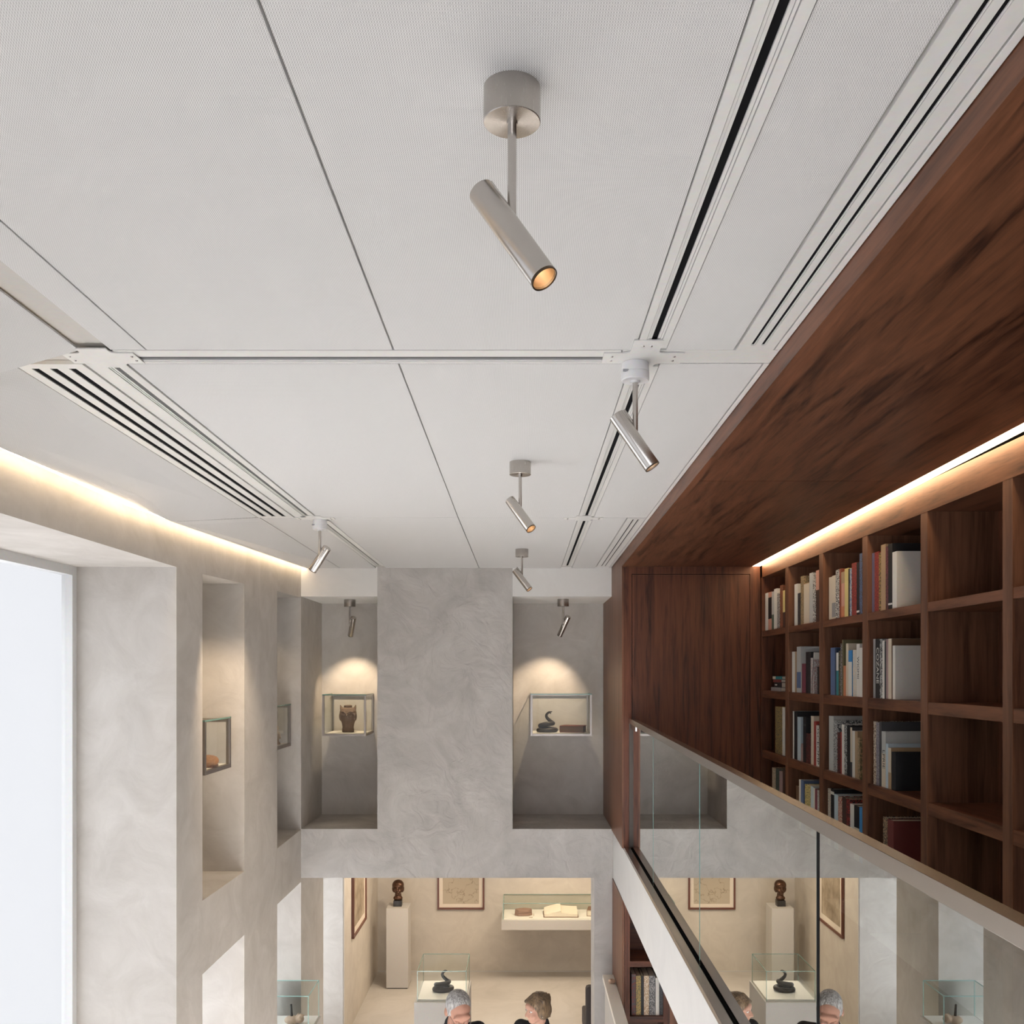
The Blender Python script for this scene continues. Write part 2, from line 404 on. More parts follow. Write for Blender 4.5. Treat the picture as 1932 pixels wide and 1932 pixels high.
# far wall: column, headers, beam, niches
YN = 9.05
c = MB(); c.box(-1.265, -.083, 8.2, YN + .1, -1.362, Cz(8.2) + .3)
c.box(XL, XR, 8.2, YN + .1, -1.79, -1.362)
wb = obj('wall_back', c, M['column'], kind='structure')
obj('niche_backing', B(XL - .1, XR + .02, YN, YN + .12, -1.4, .9), M['wall'], wb)
hd = MB(); hd.box(XL, -1.265, 8.2, YN + .1, .670, Cz(8.2) + .3); hd.box(-.083, XR, 8.2, YN + .1, .670, Cz(8.2) + .3)
obj('trim_1', hd, M['white'], kind='structure')
obj('wall_gallery', B(-2.1, 2.2, YB, YB + .1, H, -1.5), M['gallery'], kind='structure')
obj('trim_2', B(XL, XL + .012, 10.125, YB, H, -1.7), M['gallery'], kind='structure')
obj('trim_3', MB().box(XL + .012, 1.9, YB - .012, YB, H, H + .012), M['seam'], kind='structure')
obj('wall_gallery_right', B(1.9, 2.0, 8.6, YB, H, -1.5), M['gallery'], kind='structure')
obj('trim_4', B(.632, XR + .012, 8.205, 8.6, H, -1.79), M['column'], kind='structure')
obj('trim_5', B(XR + .012, 2.2, 8.2, 8.6, H, -1.2), M['wall'], kind='structure')

# balcony slab with white fascia; its top edge runs slightly out of level
def ztop(y): return -1.375 - .0105 * (8.2 - y)
s = MB(); y0, y1 = YF, 8.195
s.hexa([(XR, y0, -1.79), (2.4, y0, -1.79), (2.4, y1, -1.79), (XR, y1, -1.79)], [(XR, y0, ztop(y0)), (2.4, y0, ztop(y0)), (2.4, y1, ztop(y1)), (XR, y1, ztop(y1))])
slab = obj('balcony_slab', s, M['fascia'], kind='structure')
s = MB(); s.hexa([(.90, y0, ztop(y0)), (1.86, y0, ztop(y0)), (1.86, 7.35, ztop(7.35)), (.90, 7.35, ztop(7.35))], [(.90, y0, ztop(y0) + .014), (1.86, y0, ztop(y0) + .014), (1.86, 7.35, ztop(7.35) + .014), (.90, 7.35, ztop(7.35) + .014)])
obj('floor_2', s, M['bfloor'], kind='structure')

# walnut end wall of the balcony with flush door
e = MB(); yb = 7.35
DL, DR, DT = .863, 1.783, .772
e.box(XR, DL - .004, yb, yb + .05, -1.385, .85); e.box(DR + .004, 1.865, yb, yb + .05, -1.385, .85)
e.box(DL - .004, DR + .004, yb, yb + .05, DT + .004, .85)
e.box(XR, 1.9, yb + .05, 8.19, -1.375, .85)
obj('wall_balcony_end', e, M['wz'], kind='structure')
obj('door_1', B(DL, DR, yb + .002, yb + .048, -1.37, DT), M['wz'], kind='structure')
# walnut cheek facing the void, above the slab and beside the niche
obj('trim_6', B(XR - .012, XR, yb, YN, -1.372, Cz(7.35) + .01), M['wedge'], kind='structure')
obj('trim_7', B(XR - .006, XR + .012, 7.4, 8.2, H, -1.792), M['wedge'], kind='structure')

# walnut fascia and soffit over the balcony
def zs(y): return .832 + .0160 * (7.35 - y)
def slabz(x0, x1, y0, y1, fb, ft):
    return MB().hexa([(x0, y0, fb(y0)), (x1, y0, fb(y0)), (x1, y1, fb(y1)), (x0, y1, fb(y1))], [(x0, y0, ft(y0)), (x1, y0, ft(y0)), (x1, y1, ft(y1)), (x0, y1, ft(y1))])
obj('trim_8', slabz(.779, .812, YF, 7.349, zs, lambda y: Cz(y) + .03), M['wy'], kind='structure')
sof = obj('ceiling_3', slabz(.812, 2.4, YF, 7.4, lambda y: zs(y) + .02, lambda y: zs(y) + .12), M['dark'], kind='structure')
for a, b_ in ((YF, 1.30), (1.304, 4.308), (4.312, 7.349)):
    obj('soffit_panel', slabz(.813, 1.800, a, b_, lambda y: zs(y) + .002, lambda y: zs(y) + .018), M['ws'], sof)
# LED strip over the bookcase
led = obj('light_strip', slabz(1.802, 1.862, YF, 7.345, lambda y: zs(y) + .004, lambda y: zs(y) + .016), M['led'], label='bright warm light strip along the top of the walnut bookcase', cat='light strip')

# ------------------------------------------------------------------ main ceiling
cb = MB()
XE = -1.885
def drop(y): return .157 * min(1, (8.2 - y) / 3.69)
cb.hexa([(-1.6, YF, Cz(YF) + .0125), (XR, YF, Cz(YF) + .0125), (XR, 8.2, Cz(8.2) + .0125), (-1.6, 8.2, Cz(8.2) + .0125)], [(-1.6, YF, Cz(YF) + .07), (XR, YF, Cz(YF) + .07), (XR, 8.2, Cz(8.2) + .07), (-1.6, 8.2, Cz(8.2) + .07)])
cb.box(-2.6, .9, YF, 9.2, 1.22, 1.27)
ceil = obj('ceiling', cb, M['seam'], kind='structure')
G = .0025
def panel(x0, x1, y0, y1, x0b=None, x1b=None, mat='fabric', t=.012, off=0):
    x0b = x0 if x0b is None else x0b; x1b = x1 if x1b is None else x1b
    m = MB(); za, zb = Cz(y0 + G) + off, Cz(y1 - G) + off
    m.hexa([(x0 + G, y0 + G, za), (x1 - G, y0 + G, za), (x1b - G, y1 - G, zb), (x0b + G, y1 - G, zb)],
           [(x0 + G, y0 + G, za + t), (x1 - G, y0 + G, za + t), (x1b - G, y1 - G, zb + t), (x0b + G, y1 - G, zb + t)])
    return obj('ceiling_panel', m, M[mat], ceil, bevel=.001)
A1, A2, B2, C2 = 2.824, 2.942, 5.69, 8.198
# near row
panel(-1.24, -1.13, YF, A1); panel(-1.13, -.387, YF, A1); panel(-.387, .341, YF, A1); panel(.431, .638, YF, A1)
# middle row
panel(-1.24, -.387, A2, B2); panel(-.387, .341, A2, B2); panel(.431, .757, A2, B2)
panel(-1.375, -1.333, A2, B2, mat='track')
# far row
panel(-1.59, -1.275, B2, C2); panel(-1.19, -.387, B2, C2, x1b=-.375); panel(-.387, .341, B2, C2, x0b=-.375); panel(.431, .638, B2, C2)
# plain bands and edge trims
panel(.30, .779, A1, A2, mat='track', off=.001)
panel(.757, .779, YF, A1, mat='track'); panel(.757, .779, A2, C2, mat='track')
# margin panels sloping down to the cove along the left wall
def margin(y0i, y0o, y1i, y1o, xi):
    def P(x, y, d, t): return (x, y, Cz(y) - d + t)
    m = MB(); xo = XE; t = .006
    m.hexa([P(xo, y0o, drop(y0o), 0), P(xi, y0i, 0, 0), P(xi, y1i, 0, 0), P(xo, y1o, drop(y1o), 0)],
           [P(xo, y0o, drop(y0o), t), P(xi, y0i, 0, t), P(xi, y1i, 0, t), P(xo, y1o, drop(y1o), t)])
    obj('ceiling_panel', m, M['fabric'], ceil)
margin(YF, YF, A1, A1, -1.333); margin(A2, A2, B2 - .003, 5.05, -1.603); margin(B2 + .003, 5.058, C2, C2, -1.593)
# cove strip above the margin
cv = MB()
for a, b_ in ((YF, 4.5), (4.5, 8.19)):
    za, zb = Cz(a) - drop(a) + .0065, Cz(b_) - drop(b_) + .0065
    cv.hexa([(-1.896, a, za), (-1.884, a, za), (-1.884, b_, zb), (-1.896, b_, zb)], [(-1.896, a, za + .012), (-1.884, a, za + .012), (-1.884, b_, zb + .012), (-1.896, b_, zb + .012)])
obj('cove_light', cv, flat('cove_led', (1, .9, .7), .5, emis=((1.0, .75, .48), 15)), label='warm hidden cove light washing the top of the plaster left wall', cat='light strip')

# ------------------------------------------------------------------ tracks and vents
def cslab(x0, x1, y0, y1, lo, hi, x0b=None, x1b=None):
    x0b = x0 if x0b is None else x0b; x1b = x1 if x1b is None else x1b
    return MB().hexa([(x0, y0, Cz(y0) + lo), (x1, y0, Cz(y0) + lo), (x1b, y1, Cz(y1) + lo), (x0b, y1, Cz(y1) + lo)],
                     [(x0, y0, Cz(y0) + hi), (x1, y0, Cz(y0) + hi), (x1b, y1, Cz(y1) + hi), (x0b, y1, Cz(y1) + hi)])
def ltrack(cx, y0, y1, label, dark='dark', cxb=None, sl=.0085):
    cxb = cx if cxb is None else cxb
    t = thing('lighting_track', label, 'track', (cx, (y0 + y1) / 2, Cz((y0 + y1) / 2)), 'recessed ceiling tracks')
    for s_ in (-1, 1):
        e_ = sorted((cx + s_ * .0445, cx + s_ * .0235)); eb = sorted((cxb + s_ * .0445, cxb + s_ * .0235))
        obj('flange', cslab(e_[0], e_[1], y0, y1, -.003, .012, eb[0], eb[1]), M['track'], t)
        e_ = sorted((cx + s_ * .022, cx + s_ * .0165)); eb = sorted((cxb + s_ * .022, cxb + s_ * .0165))
        obj('inner_rail', cslab(e_[0], e_[1], y0, y1, -.0005, .012, eb[0], eb[1]), M['track'], t)
        e_ = sorted((cx + s_ * .0155, cx + s_ * sl)); eb = sorted((cxb + s_ * .0155, cxb + s_ * sl))
        obj('inner_lip', cslab(e_[0], e_[1], y0, y1, .001, .012, eb[0], eb[1]), M['track'], t)
    obj('channel', cslab(cx - sl, cx + sl, y0, y1, .005, .012, cxb - sl, cxb + sl), M[dark], t)
    return t
ltrack(.386, YF, 2.80, 'near right ceiling track with black channel running up to the first cross plate')
ltrack(.386, 2.96, 5.62, 'ceiling track with black channel between the two right cross plates')
ltrack(.386, 5.77, 8.04, 'short far ceiling track between second right cross plate and grey column header')
ltrack(-1.288, 2.97, 5.62, 'left ceiling track with grey channel beside the three slot vent', 'trackgrey')
ltrack(-1.235, 5.78, 8.0, 'short far left ceiling track behind the white adaptor of the left spotlight', 'trackgrey', -1.22, .006)
# cross track
t = thing('lighting_track', 'cross running ceiling track with thin grey slot left of the first right cross plate', 'track', (-.5, 2.88, Cz(2.88)), 'recessed ceiling tracks')
for a, b_, lo in ((2.826, 2.868, 0), (2.871, 2.886, .002), (2.915, 2.925, .001), (2.928, 2.940, 0)):
    obj('flange', cslab(-1.235, .30, a, b_, lo, .012), M['track'], t)
obj('channel', cslab(-1.235, .30, 2.887, 2.914, .006, .012), M['trackgrey'], t)
def vent(x0, x1, y0, y1, slots, sw, label, blade=True):
    t = thing('slot_vent', label, 'vent', ((x0 + x1) / 2, (y0 + y1) / 2, Cz((y0 + y1) / 2)), 'linear slot vents')
    slots = sorted(slots); edges = [x0 + .003]
    for sx in slots: edges += [sx - sw / 2, sx + sw / 2]
    edges.append(x1 - .003)
    ye0, ye1 = y0 + .045, y1 - .045
    for k in range(0, len(edges), 2): obj('face_strip', cslab(edges[k], edges[k + 1], ye0, ye1, -.001, .012), M['track'], t)
    obj('end_strip', cslab(x0 + .003, x1 - .003, y0 + .003, ye0, -.001, .012), M['track'], t)
    obj('end_strip', cslab(x0 + .003, x1 - .003, ye1, y1 - .003, -.001, .012), M['track'], t)
    for sx in slots:
        obj('slot', cslab(sx - sw / 2, sx + sw / 2, ye0, ye1, .0025, .012), M['dark'], t)
        if blade: obj('blade', cslab(sx + sw / 2 - .004, sx + sw / 2 - .001, ye0, ye1, .0002, .0025), M['track'], t)
vent(-1.600, -1.378, A2, B2, (-1.432, -1.492, -1.550), .023, 'long three slot ceiling vent on the left above the cove lit wall', False)
vent(.640, .757, YF, A1, (.684, .7145), .013, 'near two slot ceiling vent beside the walnut fascia')
vent(.640, .757, B2 + .01, 8.1, (.684, .7145), .012, 'small far two slot ceiling vent near the walnut cheek')
# small covered piece of track between vent and cross band
def plate(cx, cy, hx, hy, ax, ay, label, screws=True):
    t = thing('cross_plate', label, 'track connector', (cx, cy, Cz(cy)), 'cross plates of the ceiling tracks')
    z = Cz(cy) - .004; pts = []
    r = .02
    def arc(px, py, a0, a1, n=4): return [(px + r * math.cos(R(a0 + (a1 - a0) * k / n)), py + r * math.sin(R(a0 + (a1 - a0) * k / n))) for k in range(n + 1)]
    pts = [(-ax, -hy), (ax, -hy)] + arc(ax + r, -ay - r, 180, 90) + [(hx, -ay), (hx, ay)] + arc(ax + r, ay + r, 270, 180) + [(ax, hy), (-ax, hy)] + arc(-ax - r, ay + r, 0, -90) + [(-hx, ay), (-hx, -ay)] + arc(-ax - r, -ay - r, 90, 0)
    n = len(pts); m = MB()
    m.add([(cx + p[0], cy + p[1], z) for p in pts] + [(cx + p[0], cy + p[1], z + .004) for p in pts],
          [tuple(range(n - 1, -1, -1)), tuple(range(n, 2 * n))] + [(k, (k + 1) % n, n + (k + 1) % n, n + k) for k in range(n)])
    obj('plate', m, M['track'], t)
    for sx, sy in ((-.095, -.018), (-.095, .018), (.095, -.018), (.095, .018), (-.012, -.11), (.012, -.11)):
        if abs(sx) < hx and abs(sy) < hy:
            obj('screw', MB().lathe((cx + sx, cy + sy, z - .0025), [(.001, 0), (.0035, .0006), (.0045, .0025)], 10), M['screw'], t, smooth=40)
plate(.370, 2.885, .122, .155, .043, .046, 'white cross plate holding the adaptor of the right track spotlight')
plate(.372, 5.70, .118, .085, .045, .035, 'small far white cross plate on the right track between two spotlights')
plate(-1.255, 5.70, .115, .085, .045, .035, 'white cross plate above the left track spotlight')
plate(-1.288, 2.885, .110, .085, .045, .046, 'white cross plate cut by the left photo edge at the end of the cross track')

# ------------------------------------------------------------------ spotlights
def lamp(label, cpx, cd, ztop_, cr, ch, A, Bp, dB, jpx, r=.0225, adaptor=False, power=6, group='brushed nickel spotlights', stem=.0075, ang=45, hd=0, aim=None):
    """cpx pixel column of the mount at distance cd; A upper end and Bp mouth of the head (pixels); dB how much nearer the mouth is"""
    cx = (cpx - CX) / F * cd
    t = thing('spotlight', label, 'spotlight', (cx, cd, ztop_), group)
    if not adaptor:
        obj('canopy', MB().lathe((cx, cd, ztop_ - ch), [(cr - .001, 0), (cr, .001), (cr, ch)], 56), M['canopy'], t, smooth=30)
        obj('collar', MB().lathe((cx, cd, ztop_ - ch - .003), [(stem * 1.25, 0), (stem * 1.25, .004)], 24), M['nickel'], t, smooth=30)
    else:
        a = obj('adaptor', MB().lathe((cx, cd, ztop_ - ch), [(cr * .93, 0), (cr, .003), (cr, ch * .42), (cr * .96, ch * .44), (cr * .96, ch * .47), (cr * 1.0, ch * .49), (cr * .95, ch)], 48), M['plastic'], t, smooth=30)
        obj('latch', B(cx - cr * .95, cx - cr * .55, cd - cr * .80, cd - cr * .62, ztop_ - ch * .62, ztop_ - ch * .5), flat('grey_latch', (.3, .3, .32), .4), t)
        obj('adaptor_hub', MB().lathe((cx, cd, ztop_ - ch - .006), [(stem * 1.8, 0), (stem * 1.8, .007)], 24), M['plastic'], t, smooth=30)
    a3 = Vector(PD(*A, cd + hd)); b3 = Vector(PD(*Bp, cd + hd - dB))
    ax = (b3 - a3).normalized(); L = (b3 - a3).length
    # stem ends at the head axis height
    zj = (CY - jpx[1]) / F * cd
    f_ = max(0, min(1, (zj - a3.z) / (b3.z - a3.z))); jp = a3.lerp(b3, f_)
    obj('stem', MB().tube([(cx, cd, ztop_ - ch), (cx, cd, zj - .004)], stem, 20), M['nickel'], t, smooth=40)
    # head: outer shell with an open mouth
    n = 40; m = MB()
    q = ax.to_track_quat('Z', 'Y').to_matrix()
    def ring(s_, rad): return [a3 + q @ Vector((rad * math.cos(2 * math.pi * k / n), rad * math.sin(2 * math.pi * k / n), s_)) for k in range(n)]
    prof = [(0, r * .93), (.0015, r), (L - .001, r), (L, r * .985), (L, r * .90), (L - .004, r * .89)]
    vs = []; fs = []
    for s_, rad in prof: vs += ring(s_, rad)
    for i in range(len(prof) - 1):
        for k in range(n): fs.append((i * n + k, i * n + (k + 1) % n, (i + 1) * n + (k + 1) % n, (i + 1) * n + k))
    fs.append(tuple(range(n - 1, -1, -1))); m.add(vs, fs)
    h = obj('head', m, M['nickel'], t, smooth=35)
    m = MB(); vs = []; fs = []; prof = [(L - .004, r * .89), (L - .02, r * .80), (L - .045, r * .48)]
    for s_, rad in prof: vs += ring(s_, rad)
    for i in range(len(prof) - 1):
        for k in range(n): fs.append((i * n + k, i * n + (k + 1) % n, (i + 1) * n + (k + 1) % n, (i + 1) * n + k))
    m.add(vs, fs); obj('reflector', m, M['refl'], h, smooth=60)
    m = MB(); vs = ring(L - .044, r * .5); m.add(vs, [tuple(range(n))]); obj('bulb', m, M['bulb'], h)
    m = MB(); vs = []; fs = []; prof = [(L - .003, r * 1.004), (L + .0012, r * 1.004), (L + .0012, r * .93), (L - .003, r * .93)]
    for s_, rad in prof: vs += ring(s_, rad)
    for i in range(3):
        for k in range(n): fs.append((i * n + k, i * n + (k + 1) % n, (i + 1) * n + (k + 1) % n, (i + 1) * n + k))
    m.add(vs, fs); obj('rim', m, flat('dark_lamp_rim', (.10, .075, .055), .3, 1), h, smooth=40)
    # arm plate joining stem and head
    foot = Vector((cx, cd, zj)); side = foot - jp; side = side - ax * side.dot(ax)
    if side.length < r: side = (side.normalized() if side.length > 1e-4 else Vector((1, 0, 0))) * (r + .004)
    base = jp + side.normalized() * (r + .0065)
    m = MB(); m.tube([base - ax * L * .30, base + ax * .012], .0035 + stem * .2, 12); obj('arm_plate', m, M['nickel'], t, smooth=40)
    m = MB(); m.cap((cx, cd, zj), tuple(jp + side.normalized() * r * .7), stem * .95, stem * .95, 12); obj('pivot', m, M['nickel'], t, smooth=60)
    if power:
        tip = b3 + ax * .004
        tg = tip + ax if aim is None else Vector(aim)
        spot('lamp_beam', tuple(tip), tuple(tg), power * (4 if aim is None else 1.5), WARM, ang, .7, .012)
    return t
lamp('large near brushed nickel spotlight hanging in the centre of the ceiling', 966, 1.58, Cz(1.58), .0480, .058, (908, 361), (1027, 526), .06, (965, 402), .0232, power=5)
lamp('brushed nickel spotlight on white track adaptor below the right cross plate', 1198.5, 2.93, Cz(2.93) - .004, .0435, .055, (1163, 783), (1231, 881), .02, (1198, 812), .0250, adaptor=True, power=6, stem=.0085)
lamp('second ceiling spotlight in the middle row, just above the cross seam', 981.5, 4.257, Cz(4.257), .0485, .058, (962, 943), (1002, 998), .07, (981.5, 960), .0235, power=7)
lamp('third small ceiling spotlight in the middle row, in front of the grey column edge', 984.7, 7.03, Cz(7.03), .0485, .058, (971.5, 1076), (999, 1112), .05, (984.7, 1084), .0245, power=8)
lamp('left spotlight on white adaptor, head tilted down towards the plaster wall', 603.5, 5.75, Cz(5.75) - .004, .044, .060, (617.5, 1033), (589.5, 1076), -.05, (601.5, 1050), .0265, adaptor=True, power=14, stem=.0085, ang=70)
lamp('spotlight under the left niche header pointing at the owl case', 660, 8.55, .670, .052, .066, (667, 1165), (661.5, 1199), -.12, (660.5, 1176), .0255, power=15, ang=78, aim=(-1.62, 9.02, -.35))
lamp('spotlight under the right niche header pointing at the snake case', 1062.5, 8.5, .670, .052, .066, (1072, 1163), (1056, 1199), -.10, (1062.5, 1178), .0255, power=15, ang=76, aim=(.20, 9.02, -.35))
# lamps hidden behind the pier edges light the two side niches
spot('niche_spot', (-2.18, 6.10, .56), (-2.15, 6.40, -.6), 7, WARM, 80, .8)
spot('niche_spot', (-2.18, 7.75, .60), (-2.15, 8.10, -.6), 6, WARM, 80, .8)

# ------------------------------------------------------------------ balustrade
XG = .862
rail = thing('glass_balustrade', 'glass balustrade with brushed steel handrail along the walnut balcony', 'balustrade', (XG, 3.5, ztop(3.5)))
def zr(y): return -.350 - .0122 * (7.35 - y)
def zc(y): return -1.335 - .024 * (7.35 - y) * .6
h_ = MB()
def sl(x0, x1, y0, y1, lo, hi):
    return MB().hexa([(x0, y0, lo(y0)), (x1, y0, lo(y0)), (x1, y1, lo(y1)), (x0, y1, lo(y1))], [(x0, y0, hi(y0)), (x1, y0, hi(y0)), (x1, y1, hi(y1)), (x0, y1, hi(y1))])
obj('handrail', sl(.832, .874, YF + .6, 7.345, lambda y: zr(y) - .040, zr), M['rail'], rail, bevel=.0015)
ys = [7.335, 6.12, 4.518, 2.71, .95, -.8]
for k in range(len(ys) - 1):
    g = .004 if k != 2 else .004
    a, b_ = ys[k + 1] + (.012 if ys[k + 1] == 2.71 else .003), ys[k] - (.018 if k else .004)
    obj('glass_pane', sl(XG - .008, XG + .004, a, b_, lambda y: ztop(y) + .01, lambda y: zr(y) - .034), M['bal'], rail)
    obj('glass_edge', sl(XG - .0078, XG + .0038, a - .0015, a, lambda y: ztop(y) + .03, lambda y: zr(y) - .04), M['teal'], rail)
obj('joint_seal', sl(XG - .0085, XG + .003, 2.693, 2.719, lambda y: ztop(y) + .01, lambda y: zr(y) - .04), M['dark'], rail)
for x0, x1, hgt, nm, mt in ((XR, .842, .040, 'base_channel', 'rail'), (.842, .852, .024, 'channel_gasket', 'dark'), (.869, .885, .045, 'base_channel', 'rail')):
    obj(nm, sl(x0 + (.0 if nm == 'x' else .001), x1, YF + .6, 7.345, ztop, lambda y, q=hgt: ztop(y) + q * .6), M[mt], rail)
obj('wall_bracket', B(.848, .876, 7.02, 7.30, zr(7.2) - .085, zr(7.2) - .045), M['rail'], rail)
obj('end_post', B(.838, .860, 7.330, 7.347, -1.36, -.39), flat('dark_bronze_channel', (.07, .055, .045), .4, .5), rail)

# ------------------------------------------------------------------ bookcases
XB = 1.867
bc = thing('bookcase', 'tall walnut bookcase filled with books along the balcony wall', 'bookcase', (XB, 4.0, ztop(4)))
SH = [(.326, .043), (-.134, .056), (-.597, .058), (-1.06, .058)]
divs = [7.30, 6.62, 5.86, 5.112, 4.36, 3.61, 2.86, 2.11, 1.36]
YE = divs[-1]
def shz(zv): return zv
obj('header', B(XB, XB + .03, YE, 7.345, .745, zs(4) + .0), M['wy'], bc)
obj('back_panel', B(XB + .33, XB + .35, YE, 7.345, -1.44, .93), M['wz'], bc)
obj('top_board', B(XB + .03, XB + .33, YE, 7.345, .745, .765), M['wy'], bc)
obj('side_panel', B(XB, XB + .33, 7.30, 7.345, -1.43, .85), M['wz'], bc)
for d in divs[1:]: obj('divider', B(XB + .001, XB + .33, d - .037, d + .037, -1.43, .745), M['wedge'], bc)
tops = []
for zt, th in SH:
    for k in range(len(divs) - 1):
        y1_ = divs[k] - (.037 if k else 0); y0_ = divs[k + 1] + .037
        obj('shelf', B(XB + .004, XB + .33, y0_, y1_, zt - th, zt), M['wy'], bc)
BM = {}
def bmat(c, c2=None):
    k = (c, c2)
    if k in BM: return BM[k]
    if c2 is None: m = flat('book_cloth_%d' % len(BM), c, .55)
    else:
        m, nt, b = nodes('printed_jacket_%d' % len(BM)); tc = nt.nodes.new('ShaderNodeTexCoord'); mp = nt.nodes.new('ShaderNodeMapping')
        mp.inputs['Scale'].default_value = (150, 170, 110); mp.inputs['Location'].default_value = (len(BM) * 3.7, 0, 0)
        nt.links.new(tc.outputs['Object'], mp.inputs['Vector'])
        n = nt.nodes.new('ShaderNodeTexNoise'); n.inputs['Scale'].default_value = 1; n.inputs['Detail'].default_value = 2
        nt.links.new(mp.outputs['Vector'], n.inputs['Vector'])
        r = ramp(nt, [(.47, c), (.53, c2)]); nt.links.new(n.outputs['Fac'], r.inputs['Fac']); nt.links.new(r.outputs['Color'], b.inputs['Base Color'])
        b.inputs['Roughness'].default_value = .5
    BM[k] = m; return m
K = dict(white=(.72, .69, .63), cream=(.66, .56, .43), grey=(.30, .29, .28), lgrey=(.50, .50, .48), black=(.014, .014, .016), navy=(.02, .035, .07), blue=(.10, .15, .28),
         bblue=(.05, .25, .55), pblue=(.50, .60, .66), teal=(.03, .22, .24), red=(.36, .045, .035), dred=(.16, .03, .025), maroon=(.20, .05, .07), rust=(.30, .08, .04), orange=(.55, .20, .09),
         pink=(.60, .30, .22), yellow=(.68, .55, .22), gold=(.42, .28, .08), tan=(.42, .28, .16), brown=(.14, .075, .04), olive=(.16, .14, .07), dgrey=(.06, .06, .065), purple=(.16, .13, .19), dbrown=(.06, .03, .022), rose=(.36, .24, .23), green=(.10, .14, .10))
NM = dict(white='white', cream='cream', grey='grey', lgrey='pale grey', black='black', navy='navy', blue='slate blue', bblue='bright blue', pblue='pale blue', teal='teal', red='red', dred='dark red', maroon='maroon', rust='rust red', orange='orange',
          pink='salmon pink', yellow='yellow', gold='gold', tan='tan', brown='brown', olive='olive', dgrey='charcoal', purple='dusky purple', dbrown='dark brown', rose='dusty rose', green='dark green')
ROWN = ['top shelf', 'second shelf', 'third shelf', 'lowest shelf']
BAYN = ['bay beside door', 'second bay', 'third bay', 'rightmost bay']
